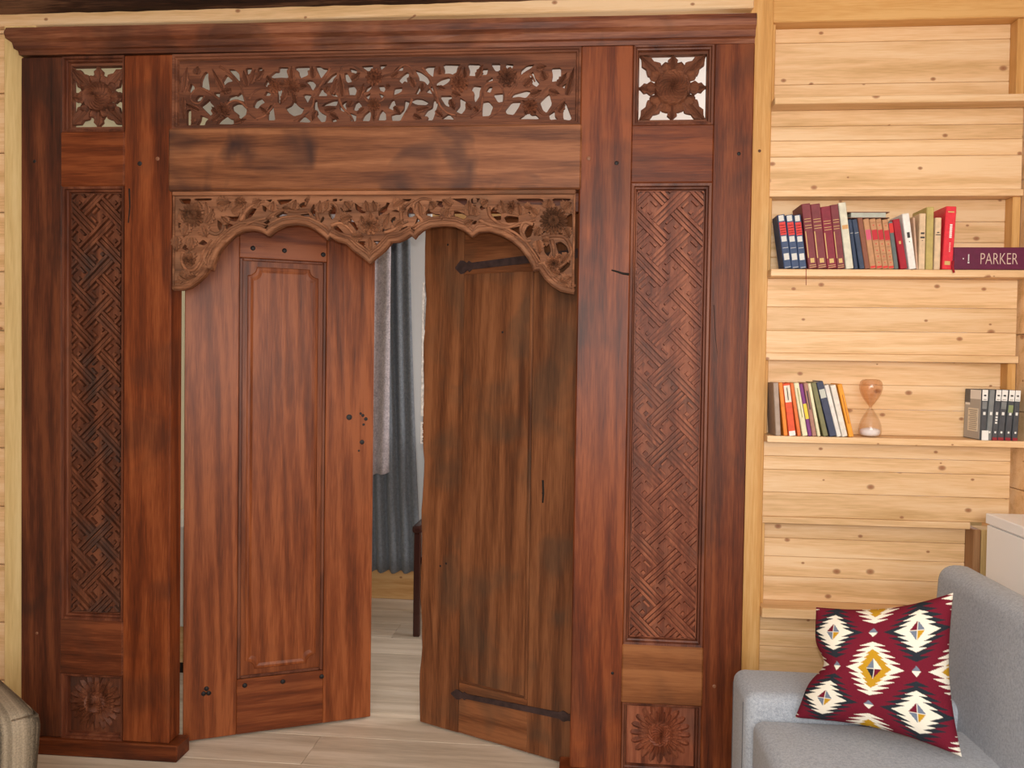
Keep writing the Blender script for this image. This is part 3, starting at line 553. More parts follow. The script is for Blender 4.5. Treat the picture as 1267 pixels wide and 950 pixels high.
"arch_leaves":[[-1.2847,1.7494,-1.3071,1.7955,0.035],[-1.281,1.7494,-1.2918,1.7034,0.035],[-1.2182,1.767,-1.2185,1.8164,0.035],[-1.2181,1.7493,-1.1926,1.7952,0.035],[-1.1817,1.8092,-1.134,1.8161,0.04],[-1.1338,1.788,-1.0828,1.8159,0.04],[-1.2291,1.7387,-1.2142,1.7034,0.035],[-1.2659,1.7034,-1.2693,1.6573,0.035],[-1.2768,1.6573,-1.2617,1.6148,0.04],[-1.3061,1.5862,-1.2725,1.5651,0.04],[-1.2948,1.5721,-1.2467,1.5794,0.035],[-1.2331,1.7847,-1.2444,1.82,0.035],[-1.1446,1.7493,-1.1667,1.7704,0.025],[-1.0609,1.8089,-1.0355,1.8228,0.025],[-1.3178,1.7069,-1.3139,1.6572,0.03],[-0.9304,1.7918,-0.9219,1.8228,0.03],[-0.8811,1.817,-0.8928,1.8227,0.025],[-0.843,1.7803,-0.8434,1.8197,0.03],[-0.8257,1.7887,-0.8173,1.8224,0.03],[-0.7762,1.7605,-0.7388,1.7689,0.035],[-0.7477,1.7941,-0.7653,1.8166,0.035],[-0.6923,1.7184,-0.7101,1.7716,0.04],[-0.678,1.7212,-0.6816,1.7884,0.045],[-0.6608,1.7212,-0.6585,1.7687,0.035],[-0.6902,1.7856,-0.6963,1.8192,0.03],[-0.6803,1.668,-0.6807,1.7044,0.03],[-1.0005,1.7863,-0.9949,1.8174,0.03],[-0.942,1.7918,-0.9655,1.7975,0.025],[-0.7382,1.7072,-0.7008,1.7072,0.03],[-0.6655,1.7855,-0.6716,1.8191,0.03],[-0.642,1.7324,-0.6197,1.7798,0.04],[-0.6085,1.8021,-0.5689,1.8187,0.035],[-0.6021,1.7352,-0.5739,1.7602,0.03],[-0.5885,1.7965,-0.5657,1.7909,0.025],[-0.5201,1.7741,-0.5262,1.8158,0.035],[-0.4751,1.7962,-0.4923,1.8157,0.03],[-0.4465,1.7712,-0.4299,1.7933,0.035],[-0.365,1.771,-0.3684,1.818,0.035],[-0.3537,1.771,-0.3486,1.8014,0.03],[-0.3815,1.7461,-0.3536,1.7572,0.025],[-0.4244,1.8016,-0.4528,1.8211,0.035],[-0.6849,1.7212,-0.6826,1.7744,0.045],[-0.358,1.7765,-0.3476,1.8049,0.035],[-0.3296,1.8049,-0.3082,1.819,0.03],[-0.2575,1.7798,-0.2688,1.8188,0.035],[-0.2396,1.7762,-0.2295,1.8187,0.035],[-0.2074,1.7726,-0.2151,1.8116,0.03],[-0.1971,1.7974,-0.1685,1.7902,0.03],[-0.154,1.7725,-0.1793,1.7973,0.03],[-0.1224,1.7936,-0.1193,1.8218,0.035],[-0.0763,1.79,-0.0502,1.811,0.04],[-0.1463,1.7337,-0.1637,1.7089,0.03],[-0.1528,1.6948,-0.145,1.6524,0.03],[-0.1172,1.6913,-0.1386,1.6948,0.025],[-0.1021,1.6313,-0.1196,1.6171,0.035],[-0.0951,1.6384,-0.0741,1.649,0.025],[-0.0727,1.5678,-0.0447,1.582,0.04],[-0.0835,1.5748,-0.0513,1.5573,0.035],[-0.0684,1.7336,-0.0537,1.7019,0.03],[-0.0564,1.6526,-0.0807,1.6243,0.03],[-0.1087,1.603,-0.0802,1.5889,0.03],[-0.2755,1.7905,-0.2793,1.8047,0.02]],
"flowers":{"top":[[[-0.9993,2.1865],0.024],[[-1.1701,2.1126],0.026],[[-0.9446,2.1856],0.03],[[-0.6768,2.2092],0.028],[[-0.4062,2.1852],0.03],[[-0.2563,2.202],0.032],[[-0.1827,2.1102],0.024],[[-0.6773,2.1227],0.022]],
"arch":[[[-1.2607,1.7759],0.04],[[-1.2729,1.6325],0.022],[[-0.6796,1.7408],0.03],[[-0.1041,1.7548],0.044],[[-0.102,1.6242],0.024],[[-1.1047,1.816],0.018],[[-0.2363,1.7975],0.018]]},"bk1":[[0.6003,0.0229,0.1675,-0.0253],[0.6232,0.0228,0.1673,-0.0234],[0.646,0.0228,0.1672,-0.0221],[0.6726,0.0265,0.2007,-0.0273],[0.6991,0.029,0.1997,-0.0267],[0.7281,0.0289,0.1917,-0.0265],[0.757,0.0251,0.1975,-0.026],[0.7834,0.0226,0.2037,-0.0286]],
"bk2":[[0.8077,0.0155,0.1536,-0.0234],[0.8232,0.0155,0.1536,-0.0276],[0.8387,0.0154,0.1578,-0.027],[0.8541,0.0182,0.1548,-0.0255],[0.8723,0.0182,0.1547,-0.0262],[0.8905,0.0168,0.1546,-0.0248],[0.9073,0.0168,0.1531,-0.0234],[0.9241,0.0167,0.1472,-0.0232],[0.9422,0.0209,0.1529,-0.0282],[0.9673,0.0209,0.1706,-0.0259],[0.9887,0.005,0.1598,-0.0141],[0.9942,0.0183,0.1721,-0.001],[1.0145,0.0208,0.1912,-0.0011],[1.0381,0.018,0.1595,0.0007],[1.0616,0.0304,0.1923,0.0073]],
"bk3":[[0.5864,0.023,0.1664,-0.0114],[0.6106,0.0126,0.166,-0.02],[0.6255,0.0252,0.1635,-0.0226],[0.6518,0.0137,0.1657,-0.0272],[0.6667,0.016,0.1655,-0.0312],[0.6839,0.0114,0.163,-0.0323],[0.6958,0.0144,0.1665,-0.0314],[0.7113,0.016,0.1652,-0.034],[0.7284,0.0171,0.1673,-0.0415],[0.7477,0.0211,0.1694,-0.0455],[0.7693,0.0136,0.16,-0.0424],[0.7841,0.017,0.1599,-0.0401],[0.8045,0.0147,0.1633,-0.0396]],
"bk4":[[1.1842,0.0176,0.1559,0.0023],[1.2018,0.0154,0.1559,0.0073],[1.2172,0.0165,0.1558,0.0094],[1.2336,0.0186,0.1557,0.0092],[1.2544,0.0186,0.1556,0.0088],[1.2752,0.0164,0.1554,0.0057]]}''')

# ------------------------------------------------------------------ room shell
FY0, FY1 = -4.2, 1.9
fl = struct(mesh('floor', [(-2.6, FY0, -.02), (1.5, FY0, -.02), (1.5, FY1, -.02), (-2.6, FY1, -.02), (-2.6, FY0, -.006), (1.5, FY0, -.006), (1.5, FY1, -.006), (-2.6, FY1, -.006)],
    [[0, 1, 2, 3], [4, 5, 6, 7], [0, 1, 5, 4], [1, 2, 6, 5], [2, 3, 7, 6], [3, 0, 4, 7]], plain('floor_joint', (.30, .24, .18), .8)), 'whitewashed wooden plank floor')
y = -1.2; row = 0
pw = .205
while y < FY1-.01:
    x = -2.6-(.9 if row % 2 else .2)-.37*(row % 3)
    while x < 1.5:
        a, b = max(x, -2.6), min(x+1.9, 1.5)
        if b-a > .05: box('plank', a+.0008, b-.0008, y+.0008, min(y+pw, FY1)-.0008, -.0055, 0, floor_m, fl, .001)
        x += 1.9
    y += pw; row += 1
struct(box('ceiling', -2.6, 1.5, FY0, .30, 2.62, 2.66, white_paint))
# wall on the right of the bookcase, left wall, rear wall with a wide window opening
wr = struct(box('wall_right', 1.329, 1.38, FY0, .30, 0, 2.62, plain('wall_right_backing', (.5, .35, .2), .8)), 'pine boarded side wall beside the bookcase')
for k in range(11): box('board', 1.318, 1.329, -1.9, .30, .01+k*.236, .01+k*.236+.234, pine_h, wr, .002)
struct(box('wall_left', -2.6, -2.55, FY0, .10, 0, 2.62, plain('wall_left_backing', (.5, .35, .2), .8)))
# the log-house wall that carries the carved partition
wb = struct(box('wall_back', -2.55, -1.85, .10, .16, 0, 2.60, plain('wall_back_backing', (.4, .28, .14), .8)), 'pine board wall left of the carved partition')
for k in range(13): box('board', -2.55, -1.93, .082, .10, .002+k*.2, min(2.413, .002+k*.2+.197), pine_h, wb, .004)
struct(own_origin(box('trim_1', -1.952, -1.84, .06, .10, 0, 2.415, pine_trim, None, .003)), 'pale pine upright trim beside the carved partition')
struct(own_origin(box('trim_2', -2.55, .497, .06, .10, 2.415, 2.47, pine_h, None, .003)), 'pale pine strip above the carved cornice')
# dark log beam over the partition
bm = bmesh.new(); n = 18; m = 60; rows = []
for i in range(m+1):
    x = -2.55+(3.045)*i/m; row = []
    for k in range(n):
        a = 2*pi*k/n; r = .105+.0015*math.sin(7*a+i*.35)+random.uniform(-.0015, .0015)
        row.append(bm.verts.new((x, .09+math.cos(a)*r, 2.550+math.sin(a)*r*.98)))
    rows.append(row)
for i in range(m):
    for k in range(n): bm.faces.new((rows[i][k], rows[i][(k+1) % n], rows[i+1][(k+1) % n], rows[i+1][k]))
bm.faces.new(rows[0]); bm.faces.new(rows[-1])
lg = from_bm('trim_3', bm, log_m, None, True); struct(own_origin(lg), 'dark rough log beam above the partition')

# rear room
rb = struct(box('wall_rear', -2.6, 1.5, 1.9, 1.95, 0, 2.5, plain('wall_rear_backing', (.5, .35, .18), .8)), 'pine wall of the room behind the doors')
for k in range(12): box('board', -2.6, 1.5, 1.882, 1.9, .0+k*.205, k*.205+.203, wood('pine_board_warm', 0, (.50, .25, .08), (.62, .34, .13), (.70, .43, .19), stain=0, knots=.3, vary=.05, rings=.6) if k == 0 else rb.children[0].data.materials[0], rb, .003)
struct(box('wall_rear_left', -1.90, -1.85, .17, 1.9, 0, 2.5, plaster))
struct(box('ceiling_rear', -1.9, 1.5, .17, 1.9, 2.5, 2.54, white_paint))
struct(box('wall_rear_right', 1.45, 1.5, .30, 1.9, 0, 2.5, plaster))
# window of the rear room, mostly behind the curtain
wn = thing('window_1', (-1.35, 1.87, 0), 'white framed window behind the grey curtain', 'window'); del wn['category']; struct(wn)
for a in ((-1.85, -1.76, .62, 2.2), (-.965, -.845, .2, 2.2), (-1.76, -.965, 2.1, 2.2), (-1.76, -.965, .62, .70), (-1.39, -1.33, .70, 2.1)):
    box('window_frame', a[0], a[1], 1.85, 1.882, a[2], a[3], white_paint, wn, .003)
m, nt, b = newmat('daylit_pane'); b.inputs['Base Color'].default_value = (.7, .75, .8, 1); b.inputs['Roughness'].default_value = .05
for a in ((-1.76, -1.39), (-1.33, -.965)): box('pane', a[0], a[1], 1.868, 1.876, .70, 2.1, m, wn, 0)

def curtain(name, x0, x1, z0, z1, y, amp, waves, mat, label, flare=0, hem=0):
    nx, nz = 90, 24; vs, fs = [], []
    for j in range(nz+1):
        t = j/nz
        for i in range(nx+1):
            u = i/nx; x = x0+(x1+flare*(1-t)**1.5-x0)*u
            zz = z0+hem*u+(z1-z0-hem*u)*t+(.004*math.sin(u*waves*2*pi) if j == 0 else 0)
            vs.append((x, y+amp*(.6+.4*(1-t))*math.sin(u*waves*2*pi+.5*math.sin(3*u+2*t))+.3*amp*math.sin(u*waves*4.7+1), zz))
    for j in range(nz):
        for i in range(nx): fs.append([j*(nx+1)+i, j*(nx+1)+i+1, (j+1)*(nx+1)+i+1, (j+1)*(nx+1)+i])
    o = mesh(name, vs, fs, mat, None, True)
    so = o.modifiers.new('thickness', 'SOLIDIFY'); so.thickness = .003
    tag(own_origin(o), label, 'curtain'); return o
curtain('curtain', -1.84, -.945, .185, 2.25, 1.76, .022, 15, curtain_m, 'slate grey curtain hanging in the rear room', flare=.085)
curtain('lit_fold_curtain', -1.70, -1.03, .58, 2.24, 1.70, .026, 7, lit_fold_m, 'pale cloth layer standing in for the lit fold of the slate curtain', hem=.15)  # added layer: the bright lit fold is put into lighter cloth
rod = tag(tube('curtain_rod', [(-1.85, 1.745, 2.26), (-.80, 1.745, 2.26)], .012, iron, None, 8, False), 'black curtain rod above the rear window', 'curtain rod')

# white low chest glimpsed through the hinge gap
wc = thing('white_chest', (-1.62, 1.05, 0), 'white low chest seen through the hinge gap', 'chest')
box('body', -1.845, -1.62, .70, 1.40, .20, .62, white_lam, wc, .004)
box('plinth', -1.845, -1.63, .70, 1.40, .05, .20, pine_h, wc, .003)
for yy in (.72, 1.34): box('foot', -1.83, -1.65, yy, yy+.04, 0, .05, iron, wc, .002)
for zz in (.215, .42): box('drawer', -1.62, -1.605, .715, 1.385, zz, zz+.19, white_lam, wc, .003)

# dark chair behind the right leaf
ch = thing('wooden_chair', (-.60, 1.46, 0), 'dark wooden armchair mostly hidden behind the right door leaf', 'chair')
dk = plain('dark_polished_wood', (.045, .012, .008), .3)
for (a, b_) in ((-.785, 1.30), (-.36, 1.30), (-.785, 1.64), (-.36, 1.64)): box('leg', a-.016, a+.016, b_-.016, b_+.016, 0, .50 if b_ < 1.5 else .95, dk, ch, .004)
for a in (-.785, -.36): box('armrest', a-.024, a+.024, 1.27, 1.66, .50, .535, dk, ch, .012, 2)
box('seat', -.77, -.34, 1.30, 1.65, .34, .385, dk, ch, .008)
box('backrest', -.77, -.38, 1.63, 1.655, .60, .94, dk, ch, .006)

# ------------------------------------------------------------------ carved partition
pt = thing('carved_partition', (-.68, 0, 0), 'tall carved red teak door surround with openwork panels', 'partition')
TH = .075
def part(name, *a, **k): return box(name, *a, parent=pt, **k)
part('jamb', -1.8475, -1.705, 0, TH, .055, 2.287, teak_dark_v, bev=.004)
part('post', -1.494, -1.3335, 0, TH, .055, 2.287, teak_v, bev=.004)
part('post', -.028, .132, 0, TH, .055, 2.287, teak_v, bev=.004)
part('jamb', .372, .491, 0, TH, .055, 2.287, teak_v, bev=.004)
part('base', -1.80, -1.300, -.012, TH, 0, .055, teak_h, bev=.004)
part('base', -.06, .50, -.012, TH, 0, .055, teak_h, bev=.004)
# cornice with a flared left end
prof = [(.075, 2.287), (-.003, 2.287), (-.005, 2.300), (-.013, 2.304), (-.016, 2.322), (-.028, 2.332), (-.031, 2.350), (-.027, 2.366), (.075, 2.366)]
n = len(prof); nseg = 24; vs, fs = [], []
for i in range(nseg+1):
    u = i/nseg
    for (yy, zz) in prof:
        xl = -1.8475-max(0, -yy)*1.15; xx = xl+(.489-xl)*u
        j = random.uniform(-.0018, .0018) if yy < 0 and 0 < i < nseg else 0
        vs.append((xx, yy+j, zz-.010*u+.006+j*.7))
for i in range(nseg):
    for k in range(n): fs.append([i*n+k, i*n+(k+1) % n, (i+1)*n+(k+1) % n, (i+1)*n+k])
fs += [list(range(n)), list(range(nseg*n, nseg*n+n))]
mesh('cornice', vs, fs, corn_wood, pt)
# lintel beam, proud of the posts
part('lintel', -1.341, -.022, -.008, TH, 1.850, 2.049, beam_wood, bev=.005)
part('lintel_back_rail', -1.3335, -.028, .045, TH, 1.79, 1.850, teak_h, bev=.002)

# upper openwork frieze
up = fret_slab('openwork_frieze', [(-1.333, 2.049), (-.0285, 2.049), (-.0285, 2.287), (-1.333, 2.287)], [chaikin(grow(h, .0016)) for h in D['top_holes']], .018, .016, .0008, carve_top, pt)
up['label'] = 'openwork frieze carved with leafy vines and flowers'
for v in D['top_vines']: tube('vine', [(a, .019, b) for a, b in catmull(v)], .0046, carve_top, up, 6)
for (a, b, c, d, w) in D['top_leaves']: leaf(up, carve_top, a, b, c, d, w*.68, .021, .014)
for (p, r) in D['flowers']['top']: flower(up, carve_top, p[0], p[1], r, .018, 10, .012)
frame_bevel('frieze_moulding', -1.3335, -.028, 2.049, 2.287, .016, .002, .018, carve_top, pt)

# lobed arch valance
ao = D['arch_out']; xl, xr = ao[0][0], ao[-1][0]
outl = chaikin([(xl, 1.848)]+ao+[(xr, 1.848)], 0)
ar = fret_slab('arch_valance', outl, [chaikin(grow(h, .0016)) for h in D['arch_holes']], .004, .022, .0008, carve_arch, pt)
ar['label'] = 'openwork carved valance with lobed lower edge'
rim = [(a, .0045, b) for a, b in ao[:]]
def inset(pts, d):
    q = []
    for i in range(len(pts)):
        a, b = pts[max(i-1, 0)], pts[min(i+1, len(pts)-1)]
        tx, tz = b[0]-a[0], b[2]-a[2]; l = math.hypot(tx, tz) or 1
        q.append((pts[i][0]-tz/l*d, pts[i][1], pts[i][2]+tx/l*d))
    return q
tube('rim_bead', inset(rim, .0085), .0085, carve_arch, ar, 6, False)
tube('rim_bead', inset(rim, .026), .0045, carve_arch, ar, 6, False)
for v in D['arch_vines']: tube('vine', [(a, .004, b) for a, b in catmull(v)], .0065, carve_arch, ar, 6)
for (a, b, c, d, w) in D['arch_leaves']: leaf(ar, carve_arch, a, b, c, d, w*1.15, .006, .016)
for i, (p, r) in enumerate(D['flowers']['arch']): flower(ar, carve_arch, p[0], p[1], r, .003, 18 if r > .03 else 10, .016, .42)
box('top_fillet', xl, xr, -.006, .010, 1.836, 1.849, carve_arch, ar, .002)
for xx in (xl, xr-.006): box('side_fillet', xx, xx+.006, -.003, .010, 1.535, 1.836, carve_arch, ar, .002)

def hatch_panel(x0, x1, z0, z1, phase, carve_panel):
    """recessed board carved with a diagonal interlaced fret"""
    pn = part('fret_panel', x0, x1, .030, TH-.01, z0, z1, carve_panel, bev=0)
    p = .0875; w = .40*p; L = 1.60*p; s2 = math.sqrt(.5)
    mx = .020; r = (x0+mx, x1-mx, z0+mx, z1-mx)
    vs, fs = [], []
    def ridge(cx, cz, lx, lz, y0, y1):
        # rect centred at (cx,cz) in the turned grid
        poly = [(cx+sx*lx/2, cz+sz*lz/2) for sx, sz in ((-1, -1), (1, -1), (1, 1), (-1, 1))]
        ox, oz = (x0+x1)/2, z1
        poly = [(ox+(a-b)*s2, oz+(a+b)*s2-phase) for a, b in poly]
        poly = clip_rect(poly, *r)
        if len(poly) < 3: return
        c = (sum(q[0] for q in poly)/len(poly), sum(q[1] for q in poly)/len(poly))
        n = len(poly); o = len(vs)
        vs.extend([(a, y1, b) for a, b in poly])
        for a, b in poly:
            d = math.hypot(a-c[0], b-c[1]) or 1; k = min(.3, .0012/d); vs.append((a+(c[0]-a)*k, y0, b+(c[1]-b)*k))
        fs.append(list(range(o+n, o+2*n)))
        for i in range(n): fs.append([o+i, o+(i+1) % n, o+n+(i+1) % n, o+n+i])
    rw = w*.25
    for i in range(-16, 17):
        for j in range(-26, 6):
            cx, cz = i*p, j*p
            hor = (i+j) % 2 == 0
            for k in (-1, 1):
                if hor: ridge(cx, cz+k*(w/2-rw/2), L, rw, .0165, .032)
                else: ridge(cx+k*(w/2-rw/2), cz, rw, L, .0165, .032)
            if hor: ridge(cx, cz, L*.98, w*.22, .0235, .032)
            else: ridge(cx, cz, w*.22, L*.98, .0235, .032)
            # small hooks in the square left between four bars
            hx, hz = cx+p/2, cz+p/2; e = .30*p
            sg = 1 if hor else -1
            ridge(hx+sg*.11*p, hz+.17*p, e, rw*.8, .018, .032); ridge(hx-sg*.17*p, hz-.02*p, rw*.8, e, .018, .032)
            ridge(hx+sg*.15*p, hz-.15*p, .14*p, .14*p, .021, .032)
    rel = mesh('fret_relief', vs, fs, carve_panel, pn); rel['label'] = 'raised diagonal interlaced fret'
    bm = bmesh.new()
    for a in ((x0, x1, z0, z0+mx), (x0, x1, z1-mx, z1), (x0, x0+mx, z0, z1), (x1-mx, x1, z0, z1)): box_bm(bm, a[0], a[1], .024, .031, a[2], a[3])
    from_bm('panel_border', bm, carve_panel, pn)
    return pn
def rosette(x0, x1, z0, z1, side):
    """pierced square with a round flower and eight leaves"""
    a, b, c, d = x0+.016, x1-.016, z0+.020, z1-.022
    sl = fret_slab('rosette_panel', [(x0, z0), (x1, z0), (x1, z1), (x0, z1)], [[(a, c), (b, c), (b, d), (a, d)]], .022, .026, .002, carve_top, pt)
    sl['label'] = 'pierced square panel with a carved flower'
    cx, cz = (a+b)/2, (c+d)/2; R = min(b-a, d-c)*.30
    for k in range(8):
        an = k*pi/4; reach = ((b-a)/2 if k % 4 == 0 else (d-c)/2 if k % 2 == 0 else math.hypot(b-a, d-c)/2)+.004
        leaf(sl, carve_top, cx+math.cos(an)*R*.75, cz+math.sin(an)*R*.75, cx+math.cos(an)*reach, cz+math.sin(an)*reach, .046 if k % 2 else .036, .034, .014, 3)
    flower(sl, carve_top, cx, cz, R*1.32, .030, 10, .024, .72, 1)
def low_rosette(x0, x1, z0, z1, carve_panel):
    pn = part('rosette_board', x0, x1, .026, TH-.01, z0, z1, carve_panel, bev=0)
    cx, cz = (x0+x1)/2, (z0+z1)/2+.006
    o = flower(pn, carve_panel, cx, cz, min(x1-x0, z1-z0)*.43, .0265, 20, .016, .46, 2)
    o['label'] = 'round carved flower in low relief'
for (x0, x1, ph, cm_, r1, r2) in ((-1.705, -1.494, .03, carve_dark, teak_h, teak_dark_h), (.132, .372, .065, carve_panel, teak_h, teak_warm_h)):
    rosette(x0, x1, 2.044, 2.287, 0)
    part('rail', x0-.004, x1+.003, -.003, TH, 1.868, 2.044, r1, bev=.004)
    hatch_panel(x0, x1, .452, 1.868, ph, cm_)
    part('rail', x0-.004, x1+.003, -.003, TH, .270, .452, r2, bev=.004)
    low_rosette(x0, x1, .055, .270, cm_)
    frame_bevel('moulding', x0, x1, 2.044, 2.287, .016, .001, .022, moulding_m, pt)
    frame_bevel('moulding', x0, x1, .452, 1.868, .018, .001, .026, moulding_m, pt)
    frame_bevel('moulding', x0, x1, .055, .270, .016, .001, .026, moulding_m, pt)
peg = plain('pale_peg_end', (.22, .09, .045), .5)
for (x, z, mt, r) in ((.0, 1.945, peg, .007), (.085, 1.93, iron, .007), (-1.44, 1.94, iron, .008), (-1.38, 1.955, peg, .007), (-1.80, 1.95, iron, .006), (.45, 1.955, iron, .006), (.10, .36, iron, .005), (.41, .335, peg, .006), (-1.79, .40, peg, .005)):
    stud(pt, mt, x, z, r, .0005, .002, name='peg')

crk = plain('dark_crack', (.012, .008, .006), .9)
def crack(pts, r, parent, local=False):
    tube('crack', pts, r, crk, parent, 5, True, local, .35)
crack([(.129, .0, 1.592), (.110, -.0002, 1.594), (.092, .0, 1.600), (.075, .0004, 1.604)], .0042, pt)
crack([(-1.475, .0, 1.86), (-1.473, 0, 1.80), (-1.478, 0, 1.75)], .003, pt); crack([(.385, 0, 1.50), (.392, 0, 1.40), (.402, .0003, 1.33)], .0011, pt)
# ------------------------------------------------------------------ door leaves
a1 = math.atan2(.27, .575); L = .640
d1 = thing('door_leaf', (-1.345, .115, 0), 'left door leaf of polished red teak with raised notched panel', 'door', 'double door leaves', a1)
Z0, Z1 = .008, 1.815
def lp(name, x0, x1, y0, y1, z0, z1, mat, par, bev=.002): return box(name, x0, x1, y0, y1, z0, z1, mat, par, bev, 1, True)
lp('stile', 0, .173, 0, .034, Z0, Z1, teak_door, d1); lp('stile', .468, L, 0, .034, Z0, Z1, teak_door, d1)
lp('rail', .173, .468, .0005, .034, 1.665, Z1, teak_door_h, d1); lp('rail', .173, .468, .0005, .034, Z0, .200, teak_door_h, d1)
pn = lp('panel', .173, .468, .012, .030, .200, 1.665, teak_door, d1, 0)
def notched(x0, x1, z0, z1, r, k=6):
    p = []
    for cx, cz, a0 in ((x0, z0, pi/2), (x1, z0, pi), (x1, z1, 3*pi/2), (x0, z1, 2*pi)):
        for i in range(k+1):
            a = a0-(pi/2)*i/k; p.append((cx+math.cos(a)*r, cz+math.sin(a)*r))
    return p
pa, pb = notched(.200, .441, .228, 1.637, .030), notched(.211, .430, .239, 1.626, .028)
n = len(pa); vs = [(x, .0125, z) for x, z in pa]+[(x, .0095, z) for x, z in notched(.203, .438, .231, 1.634, .030)]+[(x, .0085, z) for x, z in pb]
# the field sits inside a raised notched bead
pc = notched(.220, .421, .248, 1.617, .028); vs += [(x, .0112, z) for x, z in pc]
fs = [[r*n+i, r*n+(i+1) % n, (r+1)*n+(i+1) % n, (r+1)*n+i] for r in range(3) for i in range(n)]+[list(range(3*n, 4*n))]
mesh('raised_field', vs, fs, teak_door, pn, local=True)
for (a, z0, z1) in ((.173, .200, 1.665), (.456, .200, 1.665)): lp('bead', a, a+.012, .004, .014, z0, z1, moulding_m, pn, .003)
for z in (.200, 1.655): lp('bead', .185, .456, .004, .014, z, z+.010, moulding_m, pn, .003)
for x, z in ((.217, 1.699), (.322, 1.697), (.455, 1.691), (.200, .178), (.328, .176), (.463, .178), (.066, .166), (.082, .166), (.075, .182)):
    stud(d1, iron, x, z, .0085, .0003, .004, True)
for x, z, r in ((.552, 1.112, .011), (.601, 1.118, .006), (.612, 1.105, .007), (.604, 1.085, .005), (.599, 1.021, .009), (.588, .99, .004), (.593, 1.125, .005)):
    stud(d1, iron, x, z, r, .0004, .0015, True, 'iron_plug')

a2 = math.atan2(.27, -.575)
d2 = thing('door_leaf', (-.010, .105, 0), 'right door leaf of weathered brown teak with black strap hinges', 'door', 'double door leaves', a2)
lp('stile', 0, .182, -.034, 0, Z0, Z1, teak_old, d2); 
# the free edge is worn and wavy
vs, fs = [], []; m = 40; random.seed(3)
for i in range(m+1):
    z = Z0+(Z1-Z0)*i/m; w = L-.008+.006*math.sin(i*.7)*math.sin(i*.23)+random.uniform(-.002, .002)
    vs += [(.460, 0, z), (w-.006, 0, z), (w, -.006, z), (w+.001, -.034, z), (.460, -.034, z)]
for i in range(m):
    for k in range(5): fs.append([i*5+k, i*5+(k+1) % 5, (i+1)*5+(k+1) % 5, (i+1)*5+k])
fs += [list(range(5)), list(range(m*5, m*5+5))]
mesh('stile', vs, fs, teak_old, d2, local=True)
lp('rail', .182, .460, -.034, -.0005, 1.622, Z1, teak_old_h, d2); lp('rail', .182, .460, -.034, -.0005, Z0, .185, teak_old_h, d2)
lp('panel', .182, .460, -.030, -.004, .185, 1.622, teak_old, d2, 0)
lp('bead', .184, .196, -.010, .0015, .185, 1.622, teak_old, d2, .003)
lp('bead', .196, .458, -.010, -.001, .187, .195, teak_old_h, d2, .002)
def strap(pts, w, parent):
    # iron strap: taper, collar and a diamond tip
    (xa, za), (xb, zb) = pts; Ls = math.hypot(xb-xa, zb-za); ux, uz = (xb-xa)/Ls, (zb-za)/Ls
    prof = [(0, 1.), (.06, 1.), (.085, 1.55), (.10, 1.55), (.125, .95), (.80, .80), (.86, .78), (.885, 1.3), (.90, .8), (.93, 1.5), (.955, 1.6), (1., .15)]
    vs, fs = [], []
    for t, q in prof:
        for s_, y in ((-1, 0), (-1, .004), (1, .004), (1, 0)):
            vs.append((xa+ux*t*Ls-uz*s_*w/2*q, y, za+uz*t*Ls+ux*s_*w/2*q))
    for i in range(len(prof)-1):
        for k in range(4): fs.append([i*4+k, i*4+(k+1) % 4, (i+1)*4+(k+1) % 4, (i+1)*4+k])
    fs += [[0, 1, 2, 3], list(range(4*len(prof)-4, 4*len(prof)))]
    o = mesh('strap_hinge', vs, fs, iron_rust, parent, local=True); o['label'] = 'rusty iron strap hinge'
    return o
strap([(.0, 1.672), (.495, 1.646)], .030, d2); strap([(.0, .166), (.490, .142)], .022, d2)
for x, z in ((.53, 1.73), (.135, .887), (.52, .60), (.545, .588), (.30, 1.42)): stud(d2, iron, x, z, .004, .0002, .001, True, 'nail_hole', -1)
crack([(.136, .0, .93), (.133, 0, .885), (.135, 0, .855)], .0045, d2, True)
def flake_strip(z0, z1, x0, x1, y, nm):
    vs, fs = [], []; k = 22
    for i in range(k+1):
        z = z0+(z1-z0)*i/k
        vs += [(x0+random.uniform(-.004, .003), y, z), (x1, y+.0006, z), (x1+.0018, y-.004, z), (x1+.0018, y-.030, z)]
    for i in range(k):
        for q in range(3): fs.append([i*4+q, i*4+q+1, i*4+q+5, i*4+q+4])
    o = mesh(nm, vs, fs, flake, d2, local=True); o['label'] = 'streak of old white paint on the door edge'
flake_strip(1.12, 1.60, .628, .6385, .0008, 'paint_streak'); flake_strip(1.02, 1.10, .630, .6385, .0008, 'paint_streak')

# ------------------------------------------------------------------ built-in bookcase
bc = thing('bookcase', (.96, .06, 0), 'built-in pale pine bookcase wall with alternating niches and panels', 'bookcase')
def bp_(name, *a, **k): return box(name, *a, parent=bc, **k)
bp_('post', .492, .562, .085, .17, 0, 2.47, pine_v, bev=.003)
bp_('top_beam', .562, 1.317, .098, .17, 2.385, 2.47, pine_beam, bev=.003)
YB, YP, YN = .036, .100, .150
